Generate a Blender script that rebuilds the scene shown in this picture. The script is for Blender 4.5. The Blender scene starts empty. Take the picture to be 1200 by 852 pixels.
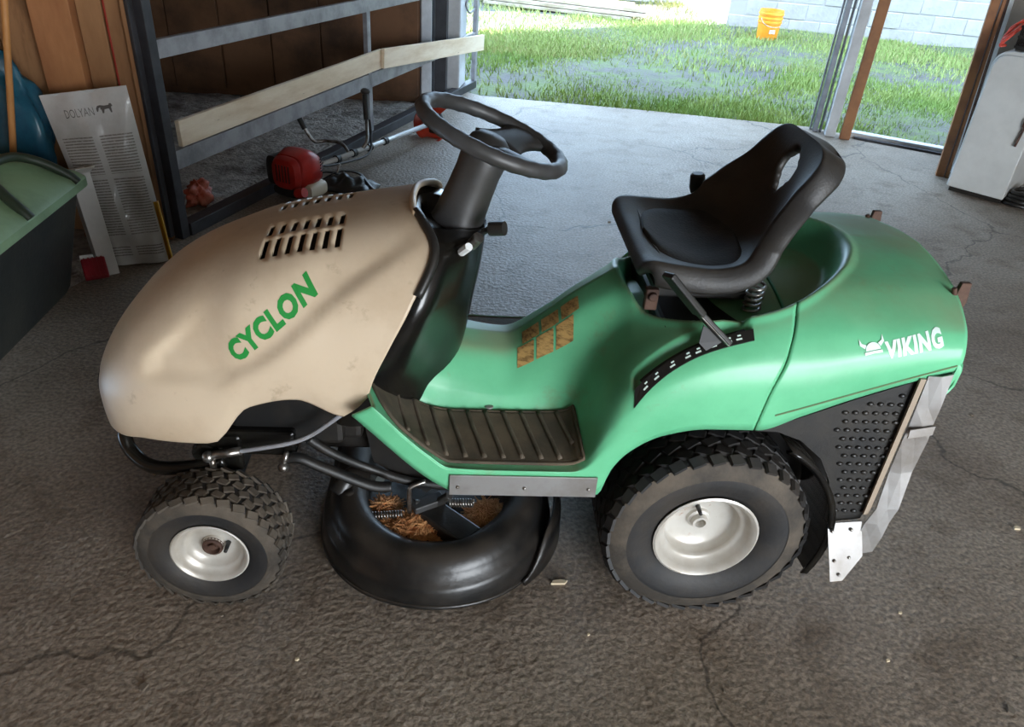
import bpy, bmesh, math, random
import numpy as np
from mathutils import Vector, Matrix
from mathutils.bvhtree import BVHTree
random.seed(7); rng = np.random.default_rng(7)
PI = math.pi
scene = bpy.context.scene
COL = scene.collection

# ------------------------------------------------------------------ camera
cam_d = bpy.data.cameras.new('camera'); cam = bpy.data.objects.new('camera', cam_d); COL.objects.link(cam)
cam_d.sensor_width = 36.0; cam_d.lens = 890.5 / 1200 * 36
cam_d.clip_start = 0.05; cam_d.clip_end = 200
PITCH, ROLL, YAW = .5624, .0757, -.0852
cp, sp, cy_, sy_ = math.cos(PITCH), math.sin(PITCH), math.cos(YAW), math.sin(YAW)
fwd = Vector((-sy_*cp, cy_*cp, -sp)); rgt = Vector((cy_, sy_, 0)); upv = rgt.cross(fwd)
r2 = math.cos(ROLL)*rgt + math.sin(ROLL)*upv; u2 = -math.sin(ROLL)*rgt + math.cos(ROLL)*upv
M = Matrix((r2, u2, -fwd)).transposed().to_4x4(); M.translation = Vector((-.5919, -1.2242, 1.5035))
cam.matrix_world = M
scene.camera = cam

# ------------------------------------------------------------------ light
world = bpy.data.worlds.new('sky'); scene.world = world; world.use_nodes = True
bg = world.node_tree.nodes['Background']; bg.inputs[0].default_value = (.53, .75, 1.0, 1); bg.inputs[1].default_value = 8.8
sun_d = bpy.data.lights.new('sun_offscreen', 'SUN'); sun_d.energy = 42; sun_d.angle = .01; sun_d.color = (1, .93, .80)
sun = bpy.data.objects.new('sun_offscreen', sun_d); COL.objects.link(sun)
sd = Vector((-.85*math.cos(.47), -.53*math.cos(.47), -math.sin(.47)))
sun.rotation_euler = sd.to_track_quat('-Z', 'Y').to_euler(); sun.location = (8, 12, 8)
# daylight through the wide doorway in the wall behind the photographer
dl = bpy.data.lights.new('doorway_back_offscreen', 'AREA'); dl.shape = 'RECTANGLE'; dl.size = 2.6; dl.size_y = 2.2
dl.energy = 290; dl.color = (1, .95, .88)
dlo = bpy.data.objects.new('doorway_back_offscreen', dl); COL.objects.link(dlo); dlo.location = (2.03, -4.35, 1.2)
dlo.rotation_euler = Vector((0, 1, 0)).to_track_quat('-Z', 'Y').to_euler()
vs = scene.view_settings; vs.view_transform = 'Standard'; vs.look = 'None'; vs.gamma = 1; vs.exposure = 0; vs.use_curve_mapping = False

# ------------------------------------------------------------------ materials
def srgb(r, g, b):
    f = lambda c: (c/255/12.92) if c/255 <= .04045 else ((c/255+.055)/1.055)**2.4
    return (f(r), f(g), f(b), 1)
def mat(name, col, rough=.5, metal=0, col2=None, nscale=8, namt=(.4, .65), bump=0, bscale=60, col3=None, n3=30, a3=(.6, .7), spec=.5, coat=0, stretch=(1, 1, 1), detail=6):
    m = bpy.data.materials.new(name); m.use_nodes = True; nt = m.node_tree; N = nt.nodes; Lk = nt.links
    p = N['Principled BSDF']; p.inputs['Base Color'].default_value = col; p.inputs['Roughness'].default_value = rough
    p.inputs['Metallic'].default_value = metal; p.inputs['Specular IOR Level'].default_value = spec; p.inputs['Coat Weight'].default_value = coat
    tc = N.new('ShaderNodeTexCoord'); mp = N.new('ShaderNodeMapping'); mp.inputs['Scale'].default_value = stretch
    Lk.new(tc.outputs['Object'], mp.inputs[0])
    def layer(prev, c2, sc, amt):
        n = N.new('ShaderNodeTexNoise'); n.inputs['Scale'].default_value = sc; n.inputs['Detail'].default_value = detail; n.inputs['Roughness'].default_value = .65
        Lk.new(mp.outputs[0], n.inputs['Vector'])
        mr = N.new('ShaderNodeMapRange'); mr.inputs[1].default_value = amt[0]; mr.inputs[2].default_value = amt[1]
        Lk.new(n.outputs['Fac'], mr.inputs[0])
        mx = N.new('ShaderNodeMix'); mx.data_type = 'RGBA'; Lk.new(mr.outputs[0], mx.inputs['Factor'])
        if prev is None: mx.inputs['A'].default_value = col
        else: Lk.new(prev, mx.inputs['A'])
        mx.inputs['B'].default_value = c2
        return mx.outputs['Result']
    o = None
    if col2: o = layer(o, col2, nscale, namt)
    if col3: o = layer(o, col3, n3, a3)
    if o is not None: Lk.new(o, p.inputs['Base Color'])
    if bump:
        n = N.new('ShaderNodeTexNoise'); n.inputs['Scale'].default_value = bscale; n.inputs['Detail'].default_value = 5
        Lk.new(mp.outputs[0], n.inputs['Vector'])
        b = N.new('ShaderNodeBump'); b.inputs['Strength'].default_value = bump; b.inputs['Distance'].default_value = .02
        Lk.new(n.outputs['Fac'], b.inputs['Height']); Lk.new(b.outputs[0], p.inputs['Normal'])
    m['nodes_col'] = 1
    return m
K = {}
K['cream'] = mat('cream paint', srgb(206, 186, 160), .42, col2=srgb(186, 163, 135), nscale=3, col3=srgb(160, 138, 112), n3=14, a3=(.62, .78), bump=.02)
K['green'] = mat('green plastic', srgb(106, 190, 142), .36, col2=srgb(92, 174, 128), nscale=4, col3=srgb(124, 140, 102), n3=7, a3=(.60, .80), bump=.015, detail=8)
K['black'] = mat('black plastic', srgb(28, 28, 28), .42, col2=srgb(44, 41, 37), nscale=9, bump=.05, bscale=120)
K['gloss_black'] = mat('gloss black panel', srgb(12, 12, 12), .22, col2=srgb(26, 24, 20), nscale=7)
K['grip'] = mat('grey black grip', srgb(62, 62, 63), .45, col2=srgb(48, 46, 43), nscale=8)
K['seat'] = mat('seat vinyl', srgb(34, 33, 33), .5, col2=srgb(52, 49, 45), nscale=6, bump=.08, bscale=200)
K['pad'] = mat('seat cushion fabric', srgb(30, 28, 26), .75, col2=srgb(50, 45, 39), nscale=8, bump=.1, bscale=150)
K['rubber'] = mat('tyre rubber', srgb(30, 30, 31), .62, col2=srgb(50, 45, 40), nscale=6, bump=.06, bscale=90)
K['dusty_rubber'] = mat('dusty tyre rubber', srgb(52, 47, 41), .8, col2=srgb(92, 82, 70), nscale=5, bump=.1, bscale=90)
K['deck'] = mat('black deck paint', srgb(20, 20, 20), .34, col2=srgb(52, 47, 42), nscale=6, namt=(.45, .8), bump=.06, bscale=40)
K['frame'] = mat('black steel', srgb(20, 20, 20), .45, col2=srgb(38, 34, 30), nscale=12)
K['rim'] = mat('silver wheel paint', srgb(196, 192, 184), .35, .25, col2=srgb(172, 164, 152), nscale=6, col3=srgb(150, 92, 52), n3=16, a3=(.64, .72))
K['alu'] = mat('aluminium sheet', srgb(158, 156, 154), .5, .6, col2=srgb(130, 124, 118), nscale=5, bump=.04, bscale=18)
K['steel'] = mat('bare steel', srgb(170, 168, 164), .3, .9, col2=srgb(110, 100, 90), nscale=30)
K['rust'] = mat('rusty steel', srgb(92, 68, 56), .7, .4, col2=srgb(62, 44, 38), nscale=25, bump=.1)
K['mat'] = mat('dusty rubber mat', srgb(72, 64, 52), .85, col2=srgb(98, 85, 68), nscale=9, bump=.1, bscale=120)
K['mat_rib'] = mat('mat rib rubber', srgb(98, 88, 74), .8, col2=srgb(70, 62, 50), nscale=15)
K['white'] = mat('white paint', srgb(226, 228, 226), .45, col2=srgb(200, 204, 204), nscale=3)
K['text_green'] = mat('green lettering', srgb(40, 140, 62), .4)
K['text_white'] = mat('white lettering', srgb(222, 240, 232), .4)
K['gauge'] = mat('gauge strip', srgb(26, 24, 22), .45)
K['sticker'] = mat('tan warning sticker', srgb(186, 150, 92), .5, col2=srgb(120, 92, 52), nscale=60, namt=(.45, .62), stretch=(.4, 1, 2.2))
K['hay'] = mat('dry clippings', srgb(224, 164, 108), .9, col2=srgb(176, 112, 68), nscale=40)
K['soil'] = mat('clipping mass', srgb(96, 62, 40), .95, col2=srgb(60, 40, 26), nscale=30)
K['fluid'] = mat('grey tank', srgb(70, 74, 72), .3)

# ------------------------------------------------------------------ mesh helpers
def link(name, me, m=None, parent=None, smooth=True, kind=None):
    o = bpy.data.objects.new(name, me); COL.objects.link(o)
    if m is not None:
        for mm in (m if isinstance(m, (list, tuple)) else [m]): me.materials.append(mm)
    if smooth:
        me.polygons.foreach_set('use_smooth', [True]*len(me.polygons))
    if parent: o.parent = parent
    if kind: o['kind'] = kind
    return o
def tag(o, label, cat, group=None):
    o['label'] = label; o['category'] = cat
    if group: o['group'] = group
    return o
def thing(name, label, cat, loc=(0, 0, 0), group=None):
    o = bpy.data.objects.new(name, None); COL.objects.link(o); o.location = loc; o.empty_display_size = .1
    return tag(o, label, cat, group)
class MB:
    def __init__(s): s.v = []; s.f = []
    def add(s, vs, fs):
        n = len(s.v); s.v += [tuple(map(float, v)) for v in vs]; s.f += [tuple(i+n for i in f) for f in fs]; return s
    def box(s, c, size, rz=0, R=None, taper=1):
        c = Vector(c); h = Vector(size)/2; R = R or Matrix.Rotation(rz, 3, 'Z')
        vs = []
        for z in (-1, 1):
            k = taper if z > 0 else 1
            for x, y in ((-1, -1), (1, -1), (1, 1), (-1, 1)): vs.append(c + R @ Vector((x*h.x*k, y*h.y*k, z*h.z)))
        return s.add(vs, [(3, 2, 1, 0), (4, 5, 6, 7), (0, 1, 5, 4), (1, 2, 6, 5), (2, 3, 7, 6), (3, 0, 4, 7)])
    def beam(s, a, b, w, h, up=(0, 0, 1)):
        a = Vector(a); b = Vector(b); d = (b-a).normalized(); sd_ = d.cross(Vector(up)).normalized(); u = sd_.cross(d)
        vs = []
        for p in (a, b):
            for i, j in ((-1, -1), (1, -1), (1, 1), (-1, 1)): vs.append(p + sd_*i*w/2 + u*j*h/2)
        return s.add(vs, [(0, 1, 2, 3), (7, 6, 5, 4), (0, 4, 5, 1), (1, 5, 6, 2), (2, 6, 7, 3), (3, 7, 4, 0)])
    def tube(s, pts, r, seg=10, closed=False, flat=1.0):
        P = [Vector(p) for p in pts]; n = len(P)
        rr = r if isinstance(r, (list, tuple)) else [r]*n
        T = []
        for i in range(n):
            a = P[(i-1) % n] if closed or i > 0 else P[i]; b = P[(i+1) % n] if closed or i < n-1 else P[i]
            T.append((b-a).normalized())
        u = T[0].orthogonal().normalized()
        vs = []; fs = []
        for i in range(n):
            u = (u - T[i]*u.dot(T[i])).normalized(); w = T[i].cross(u)
            for k in range(seg):
                a = 2*PI*k/seg; vs.append(P[i] + u*math.cos(a)*rr[i] + w*math.sin(a)*rr[i]*flat)
        m = n if closed else n-1
        for i in range(m):
            j = (i+1) % n
            for k in range(seg):
                l = (k+1) % seg; fs.append((i*seg+k, i*seg+l, j*seg+l, j*seg+k))
        if not closed:
            fs.append(tuple(range(seg))[::-1]); fs.append(tuple((n-1)*seg+k for k in range(seg)))
        return s.add(vs, fs)
    def lathe(s, prof, o=(0, 0, 0), axis=(0, 0, 1), seg=32, closed=False, arc=None):
        ax = Vector(axis).normalized(); u = ax.orthogonal().normalized()
        if abs(ax.y) > .9: u = Vector((1, 0, 0))
        w = ax.cross(u); o = Vector(o); vs = []; fs = []; n = len(prof)
        for k in range(seg):
            a = 2*PI*k/seg; d = u*math.cos(a) + w*math.sin(a)
            for r, h in prof: vs.append(o + d*r + ax*h)
        for k in range(seg):
            l = (k+1) % seg
            for i in range(n if closed else n-1):
                j = (i+1) % n; fs.append((k*n+i, l*n+i, l*n+j, k*n+j))
        return s.add(vs, fs)
    def ball(s, c, r, seg=12, sq=(1, 1, 1)):
        prof = [(max(1e-4, r*math.sin(PI*i/8)), -r*math.cos(PI*i/8)) for i in range(9)]
        n = len(s.v); s.lathe(prof, (0, 0, 0), (0, 0, 1), seg)
        for i in range(n, len(s.v)):
            v = s.v[i]; s.v[i] = (v[0]*sq[0]+c[0], v[1]*sq[1]+c[1], v[2]*sq[2]+c[2])
        return s
    def prism(s, poly, dirv):
        d = Vector(dirv); n = len(poly); P = [Vector(p) for p in poly]
        fs = [tuple(range(n))[::-1], tuple(range(n, 2*n))] + [(i, (i+1) % n, n+(i+1) % n, n+i) for i in range(n)]
        return s.add(P + [p+d for p in P], fs)
    def grid(s, G, closed_v=False):
        a, b = len(G), len(G[0]); vs = [p for row in G for p in row]; fs = []
        for i in range(a-1):
            for j in range(b if closed_v else b-1):
                l = (j+1) % b; fs.append((i*b+j, (i+1)*b+j, (i+1)*b+l, i*b+l))
        return s.add(vs, fs)
    def obj(s, name, m, parent=None, smooth=False, bevel=0, kind=None, solid=0, sub=0, auto=None, off=-1):
        me = bpy.data.meshes.new(name); me.from_pydata(s.v, [], s.f); me.validate()
        bm = bmesh.new(); bm.from_mesh(me); bmesh.ops.recalc_face_normals(bm, faces=bm.faces) if not solid else None; bm.to_mesh(me); bm.free()
        o = link(name, me, m, parent, smooth, kind)
        if solid:
            md = o.modifiers.new('s', 'SOLIDIFY'); md.thickness = solid; md.offset = off; md.use_even_offset = False
        if bevel:
            md = o.modifiers.new('b', 'BEVEL'); md.width = bevel; md.segments = 2; md.limit_method = 'ANGLE'; md.harden_normals = False
            if not smooth:
                pass
        if sub:
            md = o.modifiers.new('u', 'SUBSURF'); md.levels = sub; md.render_levels = sub
        if auto:
            try: me.set_sharp_from_angle(angle=auto)
            except Exception: pass
        return o
def pchip(x, y):
    x = np.asarray(x, float); y = np.asarray(y, float); h = np.diff(x); d = np.diff(y)/h; n = len(x); m = np.zeros(n)
    for i in range(1, n-1):
        if d[i-1]*d[i] > 0:
            w1 = 2*h[i]+h[i-1]; w2 = h[i]+2*h[i-1]; m[i] = (w1+w2)/(w1/d[i-1]+w2/d[i])
    m[0] = d[0]; m[-1] = d[-1]
    def f(q):
        q = np.clip(np.asarray(q, float), x[0], x[-1]); i = np.clip(np.searchsorted(x, q)-1, 0, n-2); t = (q-x[i])/h[i]
        return (y[i]*(2*t**3-3*t**2+1) + m[i]*h[i]*(t**3-2*t**2+t) + y[i+1]*(-2*t**3+3*t**2) + m[i+1]*h[i]*(t**3-t**2))
    return f
def spline(pts, n=8):
    P = [Vector(p) for p in pts]; out = []
    for i in range(len(P)-1):
        a = P[max(0, i-1)]; b = P[i]; c = P[i+1]; d = P[min(len(P)-1, i+2)]
        for k in range(n):
            t = k/n
            out.append(.5*((2*b)+(c-a)*t+(2*a-5*b+4*c-d)*t*t+(3*b-a-3*c+d)*t**3))
    return out + [P[-1]]
def sm(a, b, t):
    t = np.clip((np.asarray(t, float)-a)/(b-a), 0, 1); return t*t*(3-2*t)
def bvh_of(o):
    me = o.data; return BVHTree.FromPolygons([v.co.copy() for v in me.vertices], [tuple(p.vertices) for p in me.polygons])
def text2d(s, size, shear=0, offset=0):
    c = bpy.data.curves.new('t', 'FONT'); c.body = s; c.size = size; c.shear = shear; c.offset = offset; c.resolution_u = 3; c.space_character = 1.12 if offset > .001 else 1.0
    o = bpy.data.objects.new('t', c); COL.objects.link(o); dg = bpy.context.evaluated_depsgraph_get(); dg.update()
    me = bpy.data.meshes.new_from_object(o.evaluated_get(dg)); bpy.data.objects.remove(o)
    bm = bmesh.new(); bm.from_mesh(me)
    bmesh.ops.triangulate(bm, faces=bm.faces); bmesh.ops.subdivide_edges(bm, edges=[e for e in bm.edges if e.calc_length() > size*.25], cuts=1)
    bmesh.ops.triangulate(bm, faces=bm.faces); bm.to_mesh(me); bm.free()
    v = [tuple(x.co) for x in me.vertices]; f = [tuple(p.vertices) for p in me.polygons]; bpy.data.meshes.remove(me)
    return v, f
def decal_y(name, v, f, org, ang, bvh, m, parent, off=.0012, sx=1):
    """lay a flat print on a side surface: local (u, v) -> (x, z), dropped on to the surface along Y"""
    ca, sa = math.cos(ang), math.sin(ang); out = []
    for p in v:
        x = org[0] + sx*(p[0])*ca - p[1]*sa; z = org[1] + p[0]*sx*sa + p[1]*ca
        h = bvh.ray_cast(Vector((x, -1, z)), Vector((0, 1, 0)))
        y = h[0].y if h[0] is not None else .06
        nn = h[1] if h[0] is not None else Vector((0, -1, 0))
        if nn.y > 0: nn = -nn
        q = Vector((x, y, z)) + nn*off; out.append(tuple(q))
    return MB().add(out, f).obj(name, m, parent)
YC = .40
def dusty(m, col, lo, hi, amt, sc):
    nt = m.node_tree; N = nt.nodes; L = nt.links; p = N['Principled BSDF']; src = p.inputs['Base Color'].links[0].from_socket
    g = N.new('ShaderNodeNewGeometry'); sx = N.new('ShaderNodeSeparateXYZ'); L.new(g.outputs['Normal'], sx.inputs[0])
    mr = N.new('ShaderNodeMapRange'); mr.interpolation_type = 'SMOOTHSTEP'; mr.inputs[1].default_value = lo; mr.inputs[2].default_value = hi; mr.inputs[4].default_value = amt; L.new(sx.outputs[2], mr.inputs[0])
    tc = N.new('ShaderNodeTexCoord'); n = N.new('ShaderNodeTexNoise'); n.inputs['Scale'].default_value = sc; n.inputs['Detail'].default_value = 8; L.new(tc.outputs['Object'], n.inputs['Vector'])
    m2 = N.new('ShaderNodeMapRange'); m2.inputs[1].default_value = .3; m2.inputs[2].default_value = .62; L.new(n.outputs['Fac'], m2.inputs[0])
    mu = N.new('ShaderNodeMath'); mu.operation = 'MULTIPLY'; L.new(mr.outputs[0], mu.inputs[0]); L.new(m2.outputs[0], mu.inputs[1])
    mx = N.new('ShaderNodeMix'); mx.data_type = 'RGBA'; L.new(mu.outputs[0], mx.inputs['Factor']); L.new(src, mx.inputs['A']); mx.inputs['B'].default_value = col; L.new(mx.outputs['Result'], p.inputs['Base Color'])
    ro = N.new('ShaderNodeMapRange'); ro.inputs[3].default_value = p.inputs['Roughness'].default_value; ro.inputs[4].default_value = .75; L.new(mu.outputs[0], ro.inputs[0]); L.new(ro.outputs[0], p.inputs['Roughness'])
dusty(K['green'], srgb(150, 142, 112), .7, .99, .6, 5)
dusty(K['seat'], srgb(84, 76, 66), .6, 1.0, .45, 30)
dusty(K['deck'], srgb(84, 74, 64), .5, 1.0, .45, 9)

# ------------------------------------------------------------------ setting materials
def concrete():
    m = mat('concrete floor', srgb(152, 140, 127), .55, col2=srgb(120, 106, 92), nscale=1.1, namt=(.38, .66), col3=srgb(98, 83, 68), n3=5, a3=(.52, .74), bump=.35, bscale=55, detail=9)
    nt = m.node_tree; N = nt.nodes; L = nt.links; p = N['Principled BSDF']
    src = p.inputs['Base Color'].links[0].from_socket
    tc = N.new('ShaderNodeTexCoord')
    # dark speckle and pale flecks
    n = N.new('ShaderNodeTexNoise'); n.inputs['Scale'].default_value = 85; n.inputs['Detail'].default_value = 3; L.new(tc.outputs['Object'], n.inputs['Vector'])
    mr = N.new('ShaderNodeMapRange'); mr.inputs[1].default_value = .36; mr.inputs[2].default_value = .68; mr.inputs[3].default_value = .62; mr.inputs[4].default_value = 1.28; L.new(n.outputs['Fac'], mr.inputs[0])
    mul = N.new('ShaderNodeMix'); mul.data_type = 'RGBA'; mul.blend_type = 'MULTIPLY'; mul.inputs['Factor'].default_value = 1
    L.new(src, mul.inputs['A']); L.new(mr.outputs[0], mul.inputs['B'])
    # cracks
    nz = N.new('ShaderNodeTexNoise'); nz.inputs['Scale'].default_value = 2.2; nz.inputs['Detail'].default_value = 6; L.new(tc.outputs['Object'], nz.inputs['Vector'])
    va = N.new('ShaderNodeVectorMath'); va.operation = 'MULTIPLY_ADD'; va.inputs[1].default_value = (.55, .55, 0); L.new(nz.outputs['Color'], va.inputs[0]); L.new(tc.outputs['Object'], va.inputs[2])
    vo = N.new('ShaderNodeTexVoronoi'); vo.feature = 'DISTANCE_TO_EDGE'; vo.inputs['Scale'].default_value = .62; L.new(va.outputs[0], vo.inputs['Vector'])
    cr = N.new('ShaderNodeMapRange'); cr.inputs[1].default_value = .0015; cr.inputs[2].default_value = .005; cr.inputs[3].default_value = .45; cr.inputs[4].default_value = 1; L.new(vo.outputs['Distance'], cr.inputs[0])
    m2 = N.new('ShaderNodeMix'); m2.data_type = 'RGBA'; m2.blend_type = 'MULTIPLY'; m2.inputs['Factor'].default_value = 1
    L.new(mul.outputs['Result'], m2.inputs['A']); L.new(cr.outputs[0], m2.inputs['B']); L.new(m2.outputs['Result'], p.inputs['Base Color'])
    return m
K['concrete'] = concrete()
K['gravel'] = mat('gravelly bay floor', srgb(196, 190, 184), .85, col2=srgb(136, 130, 122), nscale=14, bump=.9, bscale=45, col3=srgb(60, 52, 45), n3=2.5, a3=(.5, .7))
K['yard'] = mat('yard earth', srgb(80, 78, 76), .9, col2=srgb(84, 98, 56), nscale=1.6, namt=(.42, .6), bump=.6, bscale=25, col3=srgb(66, 64, 62), n3=5, a3=(.5, .7))
K['grass'] = mat('grass blades', srgb(124, 150, 72), .7, col2=srgb(148, 162, 90), nscale=1.2, namt=(.4, .6))
K['grass2'] = mat('pale grass blades', srgb(156, 156, 98), .7, col2=srgb(128, 144, 82), nscale=1.2)
K['block'] = mat('painted block', srgb(172, 166, 160), .8, col2=srgb(158, 152, 147), nscale=2.5, bump=.3, bscale=30)
K['mortar'] = mat('painted mortar', srgb(164, 158, 152), .9)
K['timber'] = mat('old brown timber', srgb(168, 124, 84), .75, col2=srgb(126, 88, 56), nscale=3, stretch=(1, 1, .22), bump=.25, bscale=12, col3=srgb(66, 46, 30), n3=6, a3=(.55, .75))
K['timber_red'] = mat('reddish timber', srgb(178, 124, 80), .7, col2=srgb(140, 88, 54), nscale=3.5, stretch=(1, 1, .3), bump=.25, bscale=12)
K['ply'] = mat('brown board wall', srgb(118, 84, 58), .8, col2=srgb(70, 50, 35), nscale=2, bump=.2, bscale=10)
K['pale_board'] = mat('pale sawn board', srgb(236, 220, 196), .75, col2=srgb(216, 194, 164), nscale=6, stretch=(.4, .4, 2), bump=.15, bscale=30, col3=srgb(120, 96, 72), n3=16, a3=(.68, .72))
K['gate'] = mat('grey gate steel', srgb(158, 158, 162), .5, .2, col2=srgb(126, 126, 130), nscale=8, bump=.05)
K['gate_dark'] = mat('dark gate steel', srgb(66, 66, 70), .5, .3, col2=srgb(50, 50, 54), nscale=8)
K['white_wall'] = mat('whitewashed wall', srgb(204, 208, 212), .8, col2=srgb(176, 180, 184), nscale=3, bump=.2, bscale=20)
K['brown_steel'] = mat('brown painted steel', srgb(150, 100, 58), .6, col2=srgb(118, 76, 46), nscale=5)
K['track'] = mat('grey door track', srgb(120, 126, 134), .4, .5, col2=srgb(96, 100, 108), nscale=8)
K['roof'] = mat('dark roof boards', srgb(92, 78, 64), .9)
K['plaster'] = mat('grey plaster', srgb(150, 142, 132), .9, col2=srgb(120, 112, 104), nscale=2)

def struct(o): o['kind'] = 'structure'; return o
# ------------------------------------------------------------------ floor, yard, roof and walls
A = Vector((-1.90, 2.18, 0)); G1 = Vector((-.573, 5.482, 0)); gd = (G1-A).normalized(); gn = Vector((gd.y, -gd.x, 0))   # gate line
FL, FM, FR = Vector((-.66, 5.33, 0)), Vector((2.27, 4.80, 0)), Vector((3.9, 3.72, 0))                                   # far wall line
back_l = A - gd*6.9
f = MB().add([(-5.2, -4.3, 0), (3.9, -4.3, 0), (4.6, 3.3, 0), (2.98, 4.36, 0), (2.36, 4.72, 0), (2.2, 4.85, 0), (.9, 5.1, 0), (-.46, 5.29, 0), (-.75, 5.55, 0), tuple(A-gn*.05), tuple(back_l)], [tuple(range(11))])
f.v = [(x, y, z) for x, y, z in f.v]
fl = struct(MB().prism(f.v[::-1], (0, 0, -.25)).obj('floor', K['concrete']))
bay = MB()
bx = []
for i in range(60):
    row = []
    for j in range(60):
        p = A + gd*(-1.2+i/59*5.0) - gn*(.05+j/59*3.4)
        row.append((p.x, p.y, -.012 + .02*rng.random()*(j > 0)))
    bx.append(row)
bay.grid(bx); struct(bay.obj('floor_bay', K['gravel'], smooth=True))
yard = []
for i in range(70):
    yy = 4.2 + (i/69)**1.5*34; row = []
    for j in range(80):
        xx = -14 + j/79*34
        row.append((xx, yy, -.035 + .03*math.sin(xx*1.7+yy)*math.sin(yy*1.3-xx*.6) + .012*rng.random()))
    yard.append(row)
struct(MB().grid(yard).obj('ground_yard', K['yard'], smooth=True))
H = 2.75
rf = MB().prism([tuple(Vector(p)+Vector((0, 0, H))) for p in [(-8, -4.6, 0), (4.4, -4.6, 0), (5.2, 3.4, 0), (2.3, 5.1, 0), (-.7, 5.75, 0), (-5.5, 6.3, 0)]], (0, 0, .15)).obj('ceiling', K['roof']); struct(rf)
# wall behind the photographer with a wide doorway
w = MB(); w.box((-3.2, -4.2, H/2), (7.6, .18, H)); w.box((3.75, -4.2, H/2), (.6, .18, H)); w.box((2.05, -4.2, 2.58), (3.0, .18, .35)); struct(w.obj('wall_back', K['plaster']))
w = MB().beam((4.0, -4.2, H/2), (4.55, 3.35, H/2), .18, H); struct(w.obj('wall_right', K['plaster']))
# left: timber partition beside the bay, and the side wall further out
w = MB().box((-2.68, 2.26, H/2), (1.5, .06, H)); wl = struct(w.obj('wall_left', K['timber']))
def wplank(x0, x1, y0, m): return MB().box(((x0+x1)/2, (y0+2.23)/2, H/2), (abs(x1-x0), 2.23-y0, H-.01)).obj('plank', m, wl, bevel=.004)
wplank(-1.925, -1.965, 2.13, K['timber']); wplank(-1.968, -2.045, 2.165, K['timber']); wplank(-2.049, -2.148, 2.16, K['timber'])
wplank(-2.155, -2.315, 2.12, K['timber_red'])
for k in range(6): wplank(-2.335-k*.17, -2.335-(k+1)*.17+.008, 2.205-.008*(k % 2), K['timber'])
MB().tube([(-2.038, 2.162, .3), (-2.038, 2.162, H-.02)], .004, 6).obj('cable', mat('red cable', srgb(150, 44, 30), .5), wl)
struct(MB().box((-3.45, -1.0, H/2), (.1, 6.6, H)).obj('wall_left_side', K['timber']))
# bay walls
w = MB().beam((-.95, 5.02, H/2), (-6, 4.72, H/2), .1, H); wb = struct(w.obj('wall_bay', K['ply']))
for k in range(9):
    x0 = -.96-k*.36; q = .002 if k % 2 else .012
    MB().beam((x0, 4.94-q+.056*(x0+1.02), H/2+.02), (x0-.35, 4.94-q+.056*(x0-.35+1.02), H/2+.02), .02, H-.06).obj('panel', K['ply'], wb, bevel=.003)
w = MB().beam(tuple(A-gn*3.5-gd*1.3+Vector((0, 0, H/2))), tuple(A-gn*3.5+gd*3.6+Vector((0, 0, H/2))), .1, H)
w.beam((-3.4, 2.3, H/2), tuple(A-gn*3.5-gd*1.25+Vector((0, 0, H/2))), .1, H); struct(w.obj('wall_bay_side', K['timber']))
# far wall left of the big doorway: white post, dark steel jamb, whitewashed pillar
struct(MB().box((-.915, 5.06, H/2), (.085, .12, H), .3).obj('trim_1', K['white_wall'], bevel=.008))
w = MB(); w.box((-.81, 5.20, H/2), (.13, .10, H), -.1); w.box((-.845, 5.13, H/2), (.012, .03, H), -.1); struct(w.obj('trim_2', K['gate_dark'], bevel=.004))
struct(MB().box((-.685, 5.38, H/2), (.13, .26, H), -.18).obj('wall_far', K['white_wall'], bevel=.012))
# lintel over the far openings
w = MB().beam((-.7, 5.36, 2.55), (2.4, 4.78, 2.55), .2, .4); w.beam((2.3, 4.78, 2.55), (4.6, 3.3, 2.55), .2, .4); struct(w.obj('wall_far_lintel', K['white_wall']))
# post between the two openings: sliding-door track, white jamb, brown steel channel
w = MB(); w.box((2.19, 4.77, H/2), (.035, .12, H), -.35); w.box((2.225, 4.745, H/2), (.012, .10, H), -.35); w.box((2.165, 4.80, H/2), (.014, .05, H), -.35); struct(w.obj('trim_3', K['track'], bevel=.003))
struct(MB().box((2.265, 4.66, H/2), (.075, .16, H), -.35).obj('trim_4', K['white_wall'], bevel=.006))
w = MB(); w.box((2.34, 4.55, H/2), (.075, .05, H), -.35); w.box((2.372, 4.565, H/2), (.012, .09, H), -.35); struct(w.obj('trim_5', K['brown_steel'], bevel=.004))
# second doorway: white sill and the brown jamb on its far side
w = MB().beam((2.42, 4.64, .02), (3.05, 4.25, .02), .09, .045); struct(w.obj('trim_6', K['white_wall'], bevel=.006))
w = MB().beam((2.43, 4.575, .008), (3.0, 4.215, .008), .05, .02); struct(w.obj('trim_7', K['gate_dark'], bevel=.003))
w = MB().beam((2.675, 3.745, 0), (2.54, 3.745, H), .05, .09, up=(.48, .88, 0)); w.beam((2.70, 3.70, 0), (2.565, 3.70, H), .02, .05, up=(.48, .88, 0)); struct(w.obj('trim_8', K['brown_steel'], bevel=.004))
w = MB().beam((3.02, 4.22, H/2), (4.6, 3.2, H/2), .18, H); struct(w.obj('wall_far_right', K['plaster']))

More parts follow.
